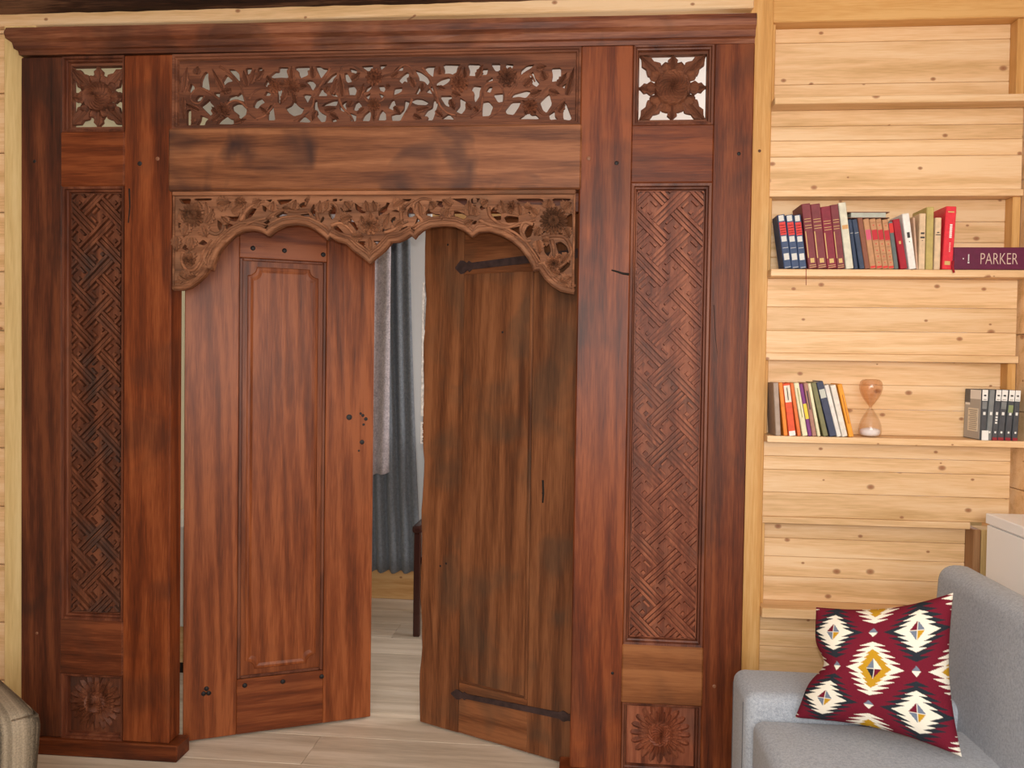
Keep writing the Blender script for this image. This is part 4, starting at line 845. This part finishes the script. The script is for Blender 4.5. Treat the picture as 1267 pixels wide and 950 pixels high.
# ledges that carry the books reach forward; the boards above the niches are flush with the panels
SH = [(2.113, 2.134, YB), (1.846, 1.866, YP-.004), (1.592, 1.614, YB), (1.337, 1.359, YP-.004), (1.084, 1.104, YB), (.824, .845, YP-.004), (.536, .566, YB+.02)]
for i, (z0, z1, yf) in enumerate(SH): bp_('shelf', .560, 1.317 if i < 5 else 1.19, yf, YN+.02, z0, z1, pine_h, bev=.0015)
def boards(x0, x1, y0, z0, z1, cuts):
    zs = [z0]+[z0+(z1-z0)*c for c in cuts]+[z1]
    for a, b in zip(zs, zs[1:]): bp_('board', x0, x1, y0, y0+.014, a+.0004, b-.0004, pine_h, bev=.0016)
boards(.558, 1.312, YP, 1.866, 2.113, (.42, .62, .80)); boards(.558, 1.310, YP, 1.359, 1.592, (.30, .62))
boards(.558, 1.304, YP, .845, 1.084, (.32, .62, .80)); boards(.558, 1.22, YP, .02, .536, (.2, .4, .6, .8, .9))
boards(.575, 1.292, YN, 2.134, 2.385, (.13, .30, .82)); boards(.575, 1.292, YN, 1.614, 1.846, (.22, .42, .70))
boards(.575, 1.292, YN, 1.104, 1.337, (.35, .68)); boards(.575, 1.20, YN, .566, .824, (.30, .55, .78))
for z0, z1 in ((2.134, 2.385), (1.614, 1.846), (1.104, 1.337)):
    bp_('side_board_or_shade', 1.292, 1.316, .108, .166, z0, z1, pine_v, bev=.002)
for z0, z1 in ((2.134, 2.385), (1.614, 1.846), (1.104, 1.337), (.566, .824)): bp_('side_board_or_shade', .562, .575, .110, .166, z0, z1, pine_v, bev=.002)  # brown strips standing in for the shadowed gap beside the left post
bp_('upright', 1.20, 1.222, .096, .166, .566, .824, wood('brown_upright', 2, (.25, .12, .05), (.36, .18, .08), (.46, .25, .12), stain=0), bev=.002)
bp_('upright', 1.223, 1.316, .094, .166, .0, .824, pine_trim, bev=.002)
nail = plain('dark_knot', (.10, .04, .02), .6)
stud(bc, nail, .528, 1.985, .005, .0852, .001, name='screw')

# white cabinet behind the sofa
cb = thing('white_cabinet', (1.30, -.55, 0), 'white laminate cabinet standing behind the grey sofa', 'cabinet')
box('body', 1.197, 1.317, -1.10, -.005, .02, .862, white_lam, cb, .002)
box('top', 1.188, 1.317, -1.105, 0.0, .862, .892, white_lam, cb, .002)
box('plinth', 1.21, 1.317, -1.09, -.02, 0, .02, white_lam, cb, .001)
for k in range(2): box('door', 1.190, 1.197, -1.095+k*.547, -1.095+k*.547+.542, .025, .858, white_lam, cb, .001)

# ------------------------------------------------------------------ books
BD = .108
BM = {}
def bm_(name, col, rough=.55):
    if name not in BM: BM[name] = plain('book_'+name, col, rough, noise=.12, nscale=60)
    return BM[name]
paper = plain('page_paper', (.72, .66, .52), .9)
gilt = plain('gilt_print', (.62, .42, .16), .4); inkm = plain('dark_ink', (.05, .045, .045), .7)
def book(x, zb, t, h, ang, depth, cover, label, group, yf=.038, marks=()):
    o = thing('book', (x, yf, zb), label, 'book', group)
    o.rotation_euler = (0, ang, 0)
    c = .0018
    def lb(name, *a, mat, bev=.0006): return box(name, *a, mat, o, bev, 1, True)
    lb('spine', 0, t, 0, .004, 0, h, mat=cover, bev=.0016)
    lb('cover', 0, c, .004, depth, 0, h, mat=cover); lb('cover', t-c, t, .004, depth, 0, h, mat=cover)
    lb('pages', c, t-c, .004, depth-.004, .003, h-.003, mat=paper, bev=0)
    for (nm, x0, x1, z0, z1, mt) in marks: lb(nm, t*x0, t*x1, -.0006, .0006, h*z0, h*z1, mat=mt, bev=0)
    return o
def row(data, z, specs, group, yf=.038, gap=None, uni=None):
    tops = [d[0]+d[3] for d in data]
    for i, (d, sp) in enumerate(zip(data, specs)):
        x, w, h, ln = d
        t = w
        if i+1 < len(data): t = min(w, data[i+1][0]-x, max(.007, tops[i+1]-tops[i]))
        ang = math.atan2(ln, h)
        if i and abs(ang-pang) < .006: ang = pang
        pang = ang; t = (t-.0008)*math.cos(ang)
        hh = h/math.cos(ang)
        # leaning left pivots on the left bottom corner, leaning right on the right one
        px, pz = x, z+.0004
        if ang > 0: pz += math.sin(ang)*t
        book(px, pz, t, hh-.004, ang, sp.get('d', BD), sp['c'], sp['l'], group, sp.get('y', yf), sp.get('m', ()))
def bands(zs, mt, x0=.12, x1=.88, w=.008): return [('band', x0, x1, z, z+w, mt) for z in zs]
navy = bm_('navy', (.045, .075, .16)); maroon = bm_('maroon', (.19, .035, .045)); redl = plain('red_label', (.62, .035, .03), .5)
silver = plain('silver_print', (.62, .62, .60), .4); whitep = plain('white_print', (.82, .80, .76), .6)
mnav = [('label_panel', .08, .92, .62, .86, redl), ('crown', .12, .8, .88, .985, silver), ('ornament', .12, .82, .50, .60, silver), ('ornament', .15, .85, .16, .28, silver)]+bands((.38, .02, .66, .70, .75, .80), silver)
mmar = [('emblem', .3, .75, .09, .16, gilt)]+bands((.62, .66, .72, .76, .02, .05), gilt)+[('stripe', .06, .16, .17, .58, gilt)]
mtan = [('label_panel', .06, .94, .58, .78, plain('crimson_label', (.50, .02, .035), .5)), ('band', .06, .94, .02, .06, redl)]+bands((.18, .30, .44, .56, .92), plain('brown_print', (.30, .12, .05), .6))+[('dot', .4, .6, z, z+.02, redl) for z in (.12, .24, .36, .49, .86)]
g1 = 'books on the upper bookcase shelf'
row(D['bk1'], 1.614, [
 dict(c=navy, l='navy blue book with red label, leftmost on the upper shelf', m=mnav, d=.07), dict(c=navy, l='navy blue book with red label, middle of the three', m=mnav, d=.09), dict(c=navy, l='navy blue book with red label, against the maroon volumes', m=mnav),
 dict(c=maroon, l='tall maroon volume, first after the navy books', m=mmar), dict(c=maroon, l='tall maroon volume, second after the navy books', m=mmar), dict(c=bm_('dark_maroon', (.22, .02, .04)), l='slightly shorter maroon volume, third after the navy books', m=mmar), dict(c=maroon, l='tall maroon volume leaning on the cream book', m=mmar),
 dict(c=bm_('cream_white', (.66, .64, .52)), l='tall cream white book between maroon volumes and dark books', m=[('spot', .1, .9, .60, .66, plain('orange_spot', (.62, .35, .14), .6))])], g1)
tan = bm_('tan', (.50, .26, .13)); beige = bm_('beige', (.68, .50, .32))
row(D['bk2'], 1.614, [
 dict(c=bm_('ink_navy', (.03, .05, .10)), l='small dark navy book right of the tall cream book', m=bands((.72,), silver)), dict(c=bm_('teal_navy', (.04, .06, .11)), l='small dark navy book beside the brown one', m=bands((.72,), silver)),
 dict(c=bm_('russet', (.24, .085, .05)), l='small russet brown book beside the tan set'),
 dict(c=tan, l='small tan book with pink label, first of the tan set', m=[('label_panel', .06, .94, .58, .78, plain('pink_label', (.62, .10, .18), .5)), ('band', .06, .94, .02, .06, redl)]), dict(c=tan, l='small tan book with red label, second of the tan set', m=mtan), dict(c=tan, l='small tan book with red label, third of the tan set', m=mtan), dict(c=tan, l='small tan book with red label, last of the tan set', m=mtan),
 dict(c=bm_('slate', (.12, .15, .15)), l='thin slate grey book with red top', m=[('label_panel', 0.02, .98, .76, .96, redl)]),
 dict(c=bm_('crimson', (.36, .01, .025)), l='crimson book leaning beside the white one', m=[('emblem', .35, .65, .50, .56, gilt)]),
 dict(c=bm_('white', (.80, .78, .74)), l='white paperback leaning right of the crimson book', m=[('title', .3, .7, .56, .66, inkm), ('mark', .45, .55, .48, .50, inkm)]),
 dict(c=bm_('pinkish', (.66, .43, .30)), l='thin pinkish booklet squeezed beside the white paperback', y=.0385),
 dict(c=beige, l='beige paperback left of the tall olive book', m=[('title', .15, .85, .555, .585, inkm), ('title', .2, .8, .63, .66, inkm), ('title', .4, .6, .51, .52, inkm)]),
 dict(c=bm_('olive', (.48, .38, .13)), l='tall olive yellow book between beige paperbacks', d=.108), dict(c=beige, l='short beige paperback between olive and red books', m=[('title', .1, .9, .66, .675, inkm), ('title', .3, .7, .70, .72, inkm)]),
 dict(c=bm_('scarlet', (.72, .035, .055), .35), l='tall bright red book at the end of the row', d=.108, m=[('emblem', .18, .72, .07, .13, gilt), *[('title', .46, .70, .50+.032*i, .524+.032*i, whitep) for i in range(7)], *[('author', .52, .64, .28+.026*i, .295+.026*i, plain('pink_print', (.85, .5, .45), .5)) for i in range(6)], ('emblem', .2, .8, .90, .92, gilt)])], g1)
# flat grey book lying on the small books
fb = thing('book', (.845, .042, 1.7692), 'grey book lying flat on top of the small books', 'book', g1)
box('cover', -.062, .062, 0, .10, 0, .002, bm_('brown_end', (.20, .09, .06)), fb, .0005, 1, True); box('pages', -.050, .052, .002, .098, .002, .017, bm_('grey_green', (.42, .44, .38)), fb, .0005, 1, True)
box('cover', -.062, .062, 0, .10, .017, .019, bm_('brown_end', (.2, .09, .06)), fb, .0005, 1, True)
# big plum volume on its side
pk = thing('book', (1.091, .032, 1.6144), 'thick plum book lying flat, lettered PARKER on the spine', 'book', g1)
plum = bm_('plum', (.11, .010, .045), .4)
box('spine', 0, .222, 0, .004, 0, .066, plum, pk, .0015, 1, True); box('cover', 0, .222, .004, .070, 0, .003, plum, pk, .0006, 1, True); box('cover', 0, .222, .004, .070, .063, .066, plum, pk, .0006, 1, True)
box('pages', .004, .218, .004, .068, .003, .063, paper, pk, 0, 1, True)
def text(name, body, x, z, size, mat, parent, y, width=None, rot=0):
    cu = bpy.data.curves.new(name, 'FONT'); cu.body = body; cu.size = size; cu.extrude = .0003; cu.resolution_u = 3; cu.offset = -.0006
    t = bpy.data.objects.new('t', cu); COL.objects.link(t)
    me = bpy.data.meshes.new_from_object(t.evaluated_get(bpy.context.evaluated_depsgraph_get())); bpy.data.objects.remove(t)
    w = max(v.co.x for v in me.vertices) or 1; k = (width/w) if width else 1
    for v in me.vertices:
        px, pz = v.co.x*k, v.co.y
        if rot: px, pz = -pz, px
        v.co = (x+px, y-v.co.z, z+pz)
    me.materials.clear(); me.materials.append(mat); me.name = name
    return link(bpy.data.objects.new(name, me), parent)
text('lettering', 'PARKER', .074, .0155, .049, plain('pale_gold_letters', (.62, .46, .38), .5), pk, -.0005, .108)
box('emblem', .040, .045, -.0005, .001, .018, .023, silver, pk, 0, 1, True); box('emblem', .041, .044, -.0005, .001, .025, .045, silver, pk, 0, 1, True); box('emblem', .026, .029, -.0005, .001, .030, .034, silver, pk, 0, 1, True)
# red tassel and bookmark ribbons
tag(own_origin(tube('bookmark_tassel', [(1.0895, .031, 1.640), (1.088, .030, 1.622), (1.090, .030, 1.612), (1.092, .030, 1.604)], .0035, plain('tassel_red', (.30, .01, .02), .8), None, 6, False)), 'dark red bookmark tassel by the plum book', 'tassel')
tag(own_origin(tube('bookmark_ribbon', [(.662, .0365, 1.6155), (.664, .0345, 1.6155), (.664, .0342, 1.60), (.6645, .0343, 1.565)], .0009, plain('ribbon_red', (.25, .02, .02), .8), None, 5, False)), 'thin red ribbon hanging under the navy books', 'ribbon')

g2 = 'books on the lower bookcase shelf'
orange = bm_('orange', (.78, .24, .03)); cream = bm_('cream', (.78, .72, .48)); offw = bm_('off_white', (.76, .70, .62))
row(D['bk3'], 1.104, [
 dict(c=bm_('taupe', (.40, .30, .24)), l='taupe book at the left end of the lower shelf'), dict(c=orange, l='thin orange book beside the taupe one'),
 dict(c=bm_('vermilion', (.72, .09, .03)), l='vermilion book with white label and white foot', m=[('label_panel', .06, .94, .64, .96, bm_('ivory', (.74, .68, .56))), ('foot_label', .06, .94, .0, .09, whitep), ('title', .44, .56, .68, .92, plain('grey_print', (.45, .42, .38), .6))]),
 dict(c=bm_('deep_orange', (.74, .17, .04)), l='deep orange book right of the vermilion one'), dict(c=cream, l='pale yellow book with thin title', m=[('title', .4, .6, .35, .9, plain('olive_print', (.35, .34, .15), .6))]),
 dict(c=bm_('purple', (.20, .04, .20)), l='purple book with yellow band', m=[('label_panel', .03, .97, .33, .62, plain('yellow_label', (.78, .60, .05), .5))]),
 dict(c=bm_('mauve_brown', (.40, .20, .15)), l='mauve brown book beside the purple one', m=[('title', .35, .65, .5, .85, inkm)]), dict(c=cream, l='cream book between mauve and olive books'),
 dict(c=bm_('dull_olive', (.20, .19, .09)), l='dull olive book left of the navy one'), dict(c=bm_('slate_navy', (.05, .06, .11)), l='tall slate navy book with white label', d=.108, m=[('label_panel', .08, .92, .70, .86, plain('grey_label', (.55, .56, .50), .6))]),
 dict(c=bm_('white_b', (.78, .73, .68)), l='white book right of the navy one'), dict(c=offw, l='off-white book beside the last orange one'),
 dict(c=bm_('amber', (.82, .33, .03)), l='amber orange book at the leaning end', m=[('title', .42, .58, .25, .8, plain('dark_orange_print', (.45, .14, .02), .6))])], g2)
gk = bm_('graphite', (.07, .075, .085), .35); gm = bm_('mid_grey', (.20, .21, .21), .35)
wl = ('top_label', .04, .96, .78, .995, whitep)
def dvdm(k):
    out = [] if k == 1 else [wl, ('title', .3, .7, .87, .90, inkm), ('title', .2, .8, .80, .81, inkm)]
    out += [('title', .3, .7, .50-.0*k, .56, whitep), ('mark', .35, .65, .14, .18, whitep)]
    if k > 1: out.append(('foot', .05, .95, .0, .06, plain('dark_red_foot', (.28, .02, .03), .5)))
    if k in (0, 3): out.append(('picture', .1, .9, .62, .76, gm))
    if k == 2: out += [('title', .3, .7, .33+.055*i, .365+.055*i, whitep) for i in range(3)]
    if k == 4: out.append(('picture', .1, .9, .55, .70, plain('green_picture', (.25, .30, .14), .5)))
    return out
lab = ['grey covered book, leftmost of the right group', 'dark grey book without top label in the right group', 'black spined book with lettering, third of right group', 'dark book with white top label, fourth of right group', 'dark book with greenish picture, fifth of right group', 'dark book with white top label, rightmost on lower shelf']
row(D['bk4'], 1.104, [dict(c=(gm if k in (1,) else gk), l=lab[k], m=dvdm(k), d=.108 if k < 4 else .068) for k in range(6)], g2)
first = [o for o in S.objects if o.get('label') == lab[0]][0]
gc = plain('grey_cover_print', (.42, .40, .37), .6)
box('cover_print', -.0006, .0004, .006, .106, .002, .150, gc, first, 0, 1, True)
box('cover_band', -.0010, .0002, .006, .072, .122, .150, whitep, first, 0, 1, True)
box('cover_picture', -.0012, .0002, .072, .106, .105, .150, gk, first, 0, 1, True); box('cover_picture', -.0014, .0001, .072, .102, .103, .110, whitep, first, 0, 1, True)
box('text_box', -.0012, .0002, .018, .082, .024, .094, plain('cream_text_box', (.72, .66, .54), .6), first, 0, 1, True)
random.seed(11)
for k in range(11): box('text_line', -.0015, -.0010, .022+random.uniform(0, .006), .078-random.uniform(0, .010), .0285+k*.0058, .0309+k*.0058, plain('text_grey', (.32, .30, .27), .7) if k == 0 else bpy.data.materials['text_grey'], first, 0, 1, True)
tag(own_origin(box('paper_sticker', 1.187, 1.206, .0345, .0370, 1.1045, 1.134, whitep, None, .0005)), 'small white paper leaning on the grey book', 'paper')

# hourglass
hg = thing('hourglass', (.880, .085, 1.1042), 'small glass hourglass with white sand in the lower bulb', 'hourglass')
def lathe(name, prof, mat, parent, n=28, smooth=True):
    vs, fs = [], []
    for r, z in prof:
        for k in range(n): a = 2*pi*k/n; vs.append((r*math.cos(a), r*math.sin(a), z))
    for i in range(len(prof)-1):
        for k in range(n): fs.append([i*n+k, i*n+(k+1) % n, (i+1)*n+(k+1) % n, (i+1)*n+k])
    fs += [list(range(n)), list(range((len(prof)-1)*n, len(prof)*n))]
    return mesh(name, vs, fs, mat, parent, smooth, True)
def glassmat(name, tint):
    m, nt, b = newmat(name); nt.nodes.remove(b); out = nt.nodes['Material Output']
    tr = N(nt, 'ShaderNodeBsdfTransparent'); tr.inputs[0].default_value = (*tint, 1)
    gl = N(nt, 'ShaderNodeBsdfGlossy'); gl.inputs['Roughness'].default_value = .04
    lw = N(nt, 'ShaderNodeLayerWeight'); lw.inputs[0].default_value = .25
    mx = N(nt, 'ShaderNodeMixShader'); nt.links.new(lw.outputs['Facing'], mx.inputs[0]); 
    mp = N(nt, 'ShaderNodeMath', operation='MULTIPLY_ADD'); nt.links.new(lw.outputs['Facing'], mp.inputs[0]); mp.inputs[1].default_value = .45; mp.inputs[2].default_value = .05
    nt.links.new(mp.outputs[0], mx.inputs[0]); nt.links.new(tr.outputs[0], mx.inputs[1]); nt.links.new(gl.outputs[0], mx.inputs[2]); nt.links.new(mx.outputs[0], out.inputs[0])
    return m
K = 1.045
low = [(.020, 0), (.027, .002), (.0315, .011), (.0325, .022), (.031, .034), (.026, .049), (.019, .063), (.011, .076), (.005, .084), (.0035, .0875)]
upb = [(.0035, .0875), (.005, .091), (.012, .100), (.021, .113), (.028, .127), (.0325, .142), (.0325, .152), (.030, .162), (.024, .168), (.015, .170)]
lathe('lower_bulb', [(r*K, z*K) for r, z in low], glassmat('clear_glass', (.97, .93, .90)), hg)
lathe('upper_bulb', [(r*K, z*K) for r, z in upb], glassmat('refraction_tint_glass', (.93, .82, .74)), hg)  # brownish refraction in the upper bulb is put into the glass tint
lathe('sand', [(.018, .003), (.0255, .005), (.029, .011), (.030, .020), (.022, .025), (.008, .028)], plain('white_sand', (.88, .88, .92), .9, noise=.04, nscale=400), hg)

# ------------------------------------------------------------------ sofa
sf = thing('sofa', (.75, -1.05, 0), 'grey melange upholstered sofa with low arm', 'sofa')
def soft(name, x0, x1, y0, y1, z0, z1, r, par, puff=0, lean=0, mat=sofa_m, seg=5):
    bm = bmesh.new(); box_bm(bm, x0, x1, y0, y1, z0, z1, r, seg)
    if puff:
        bmesh.ops.subdivide_edges(bm, edges=[e for e in bm.edges if e.calc_length() > .15], cuts=6, use_grid_fill=True)
    cx, cy, cz = (x0+x1)/2, (y0+y1)/2, (z0+z1)/2
    for v in bm.verts:
        if puff:
            q = (1-((v.co.x-cx)/(x1-x0)*2)**4)*(1-((v.co.y-cy)/(y1-y0)*2)**4)
            if v.co.z > cz: v.co.z += puff*q
        if lean: v.co.x += lean*(v.co.z-z0)/(z1-z0)
    return from_bm(name, bm, mat, par, True)
soft('arm', .418, 1.0, -.435, -.235, .05, .487, .032, sf)
soft('arm', .418, 1.0, -1.92, -1.72, .05, .487, .032, sf)
soft('base', .44, 1.0, -1.72, -.435, .06, .27, .015, sf)
soft('seat_cushion', .432, .99, -1.715, -.438, .265, .432, .028, sf, puff=.010)
soft('backrest', .905, 1.000, -1.93, -.230, .05, .795, .040, sf, lean=.045)
pip = plain('sofa_seam', (.11, .11, .118), .9)
tube('seam', [(.4185, -.403, .10), (.4185, -.403, .455)], .0022, pip, sf, 5, False); tube('seam', [(.4185, -.267, .10), (.4185, -.267, .455)], .0022, pip, sf, 5, False)
for x, yy in ((.47, -.30), (.96, -.30), (.47, -1.86), (.96, -1.86)): box('foot', x-.02, x+.02, yy-.02, yy+.02, 0, .052, iron, sf, .003)

# kilim pillow
def tri(f): return 1-2*abs(f-.5)
def diamond(du, dv, wx, wy, nb, tooth):
    b = abs(dv)/wy
    if b >= 1: return False
    k = math.floor(b*nb); f = b*nb-k
    bd = (1-(k+.35)/nb)+tooth*(1-f)-tooth*.35
    return abs(du)/wx < bd
BUR, WHT, BLK, MUS, GRY = (.155, .012, .026), (.80, .74, .62), (.022, .027, .035), (.50, .27, .018), (.16, .19, .25)
def kilim(u, v):
    U_, V_ = .60, .56
    # white medallions with black teeth
    def nearest(u0, v0):
        du = (u-u0+U_/2) % U_-U_/2; dv = (v-v0+V_/2) % V_-V_/2; return du, dv
    du, dv = nearest(.18, .215)
    def core(du, dv, cols):
        a = abs(du)/.055+abs(dv)/.075
        if a < 1:
            if abs(du) < .003 or abs(dv) < .003: return WHT
            return cols[(du > 0, dv > 0)]
        return None
    if diamond(du, dv, .112, .160, 4, .80):
        c = core(du, dv, {(False, False): BUR, (True, False): GRY, (False, True): GRY, (True, True): MUS})
        return c or WHT
    if diamond(du, dv, .168, .225, 5, .70): return BLK
    du, dv = nearest(.48, .495)
    if diamond(du, dv, .100, .145, 4, .5):
        c = core(du, dv, {(False, False): GRY, (True, False): WHT, (False, True): BLK, (True, True): BUR})
        return c or MUS
    if diamond(du, dv, .152, .210, 5, .75): return WHT
    for (a, b) in ((.48, .215), (.18, .495)):
        du, dv = nearest(a, b)
        if abs(du)/.032+abs(dv)/.038 < 1: return GRY if dv < 0 else WHT
    return BUR
BLc, BRc, TRc, TLc = Vector((.532, -.462, .447)), Vector((.852, -.632, .450)), Vector((.862, -.545, .795)), Vector((.588, -.420, .712))
nrm = ((BRc-BLc).cross(TLc-BLc)).normalized()
if nrm.y > 0: nrm = -nrm
n = 210; vs, cols, fs = [], [], []
for side in (1, -1):
    for j in range(n+1):
        v = j/n
        for i in range(n+1):
            u = i/n
            dent = .085*math.exp(-((v-.50)/.13)**2)*(1-u)**2
            uu = u+dent+(.5-u)*.10*math.sin(pi*v)*abs(2*u-1); vv = v+(.5-v)*.13*math.sin(pi*u)*abs(2*v-1)
            p = (TLc*(1-uu)+TRc*uu)*(1-vv)+(BLc*(1-uu)+BRc*uu)*vv
            q = (max(0, 4*u*(1-u))*max(0, 4*v*(1-v)))
            h = .075*q**.45+.006*math.sin(7*u+3*v)*q
            p = p+nrm*h*(1 if side > 0 else -.55)
            vs.append(p); cols.append(kilim(u, v) if side > 0 else BUR)
    o = (n+1)**2*(0 if side > 0 else 1)
    for j in range(n):
        for i in range(n):
            if side < 0 and (i % 6 or j % 6): continue
            s_ = 1 if side > 0 else 6
            fs.append([o+j*(n+1)+i, o+j*(n+1)+i+s_, o+(j+s_)*(n+1)+i+s_, o+(j+s_)*(n+1)+i])
m, nt, b = newmat('kilim_cloth')
at = N(nt, 'ShaderNodeVertexColor', layer_name='print'); nt.links.new(at.outputs[0], b.inputs['Base Color']); b.inputs['Roughness'].default_value = .92; b.inputs['Specular IOR Level'].default_value = .1
tc = N(nt, 'ShaderNodeTexCoord'); nz = N(nt, 'ShaderNodeTexNoise'); nz.inputs['Scale'].default_value = 260; nt.links.new(tc.outputs['Object'], nz.inputs[0])
bp = N(nt, 'ShaderNodeBump'); bp.inputs['Strength'].default_value = .5; bp.inputs['Distance'].default_value = .002; nt.links.new(nz.outputs[0], bp.inputs['Height']); nt.links.new(bp.outputs[0], b.inputs['Normal'])
me = bpy.data.meshes.new('cushion'); me.from_pydata([tuple(v) for v in vs], [], fs); me.materials.append(m)
ca = me.color_attributes.new('print', 'FLOAT_COLOR', 'POINT')
ca.data.foreach_set('color', [x for c in cols for x in (*c, 1)])
for p in me.polygons: p.use_smooth = True
bm = bmesh.new(); bm.from_mesh(me); bmesh.ops.delete(bm, geom=[v for v in bm.verts if not v.link_faces], context='VERTS'); bmesh.ops.recalc_face_normals(bm, faces=bm.faces); bm.to_mesh(me); bm.free()
po = bpy.data.objects.new('cushion', me); COL.objects.link(po)
tag(own_origin(po), 'burgundy kilim cushion with white, black and mustard diamonds', 'cushion')

# ------------------------------------------------------------------ striped pouf
m, nt, b = newmat('striped_woven_cloth')
tc = N(nt, 'ShaderNodeTexCoord'); sp = N(nt, 'ShaderNodeSeparateXYZ'); nt.links.new(tc.outputs['Object'], sp.inputs[0])
sn = N(nt, 'ShaderNodeSeparateXYZ'); nt.links.new(tc.outputs['Normal'], sn.inputs[0])
ab = N(nt, 'ShaderNodeMath', operation='ABSOLUTE'); nt.links.new(sn.outputs[1], ab.inputs[0])
gt = N(nt, 'ShaderNodeMath', operation='GREATER_THAN'); nt.links.new(ab.outputs[0], gt.inputs[0]); gt.inputs[1].default_value = .6
sw = N(nt, 'ShaderNodeMix', data_type='FLOAT'); nt.links.new(gt.outputs[0], sw.inputs[0]); nt.links.new(sp.outputs[1], sw.inputs[2]); nt.links.new(sp.outputs[0], sw.inputs[3])
nz = N(nt, 'ShaderNodeTexNoise', noise_dimensions='1D'); nz.inputs['Scale'].default_value = 24; nz.inputs['Detail'].default_value = 3; nt.links.new(sw.outputs[0], nz.inputs['W'])
n2 = N(nt, 'ShaderNodeTexNoise'); n2.inputs['Scale'].default_value = 260; nt.links.new(tc.outputs['Object'], n2.inputs[0])
ad = N(nt, 'ShaderNodeMath', operation='MULTIPLY_ADD'); nt.links.new(n2.outputs[0], ad.inputs[0]); ad.inputs[1].default_value = .25; nt.links.new(nz.outputs[0], ad.inputs[2])
c = ramp(nt, ad.outputs[0], [(.46, (.085, .07, .052)), (.62, (.24, .195, .14)), (.78, (.40, .33, .24))]); nt.links.new(c, b.inputs['Base Color']); b.inputs['Roughness'].default_value = .95; b.inputs['Specular IOR Level'].default_value = .1
bp = N(nt, 'ShaderNodeBump'); bp.inputs['Strength'].default_value = .6; bp.inputs['Distance'].default_value = .003; nt.links.new(n2.outputs[0], bp.inputs['Height']); nt.links.new(bp.outputs[0], b.inputs['Normal'])
# corner towards the partition; edges run along u (away-left) and w (near-left)
pf = thing('pouf', (-1.725, -.60, 0), 'beige and brown striped square pouf at the lower left', 'pouf', None, math.radians(-37))
bm = bmesh.new(); box_bm(bm, -.255, .255, -.255, .255, .0, .40, .045, 4)
bmesh.ops.subdivide_edges(bm, edges=[e for e in bm.edges if e.calc_length() > .12], cuts=5, use_grid_fill=True)
for v in bm.verts:
    q = (1-(v.co.x/.255)**2)*(1-(v.co.y/.255)**2)
    if v.co.z > .2: v.co.z += .05*max(0, q)
    sag = .03*math.sin(pi*min(1, max(0, v.co.z/.40)))
    v.co.x *= 1-.10*(1-v.co.z/.4)*.9; v.co.y *= 1-.10*(1-v.co.z/.4)*.9
from_bm('cover', bm, m, pf, True, True)
e = .236
tube('piping', [(e, -e, .388), (e, e, .388), (-e, e, .388), (-e, -e, .388), (e, -e, .388)], .006, m, pf, 6, False, True)
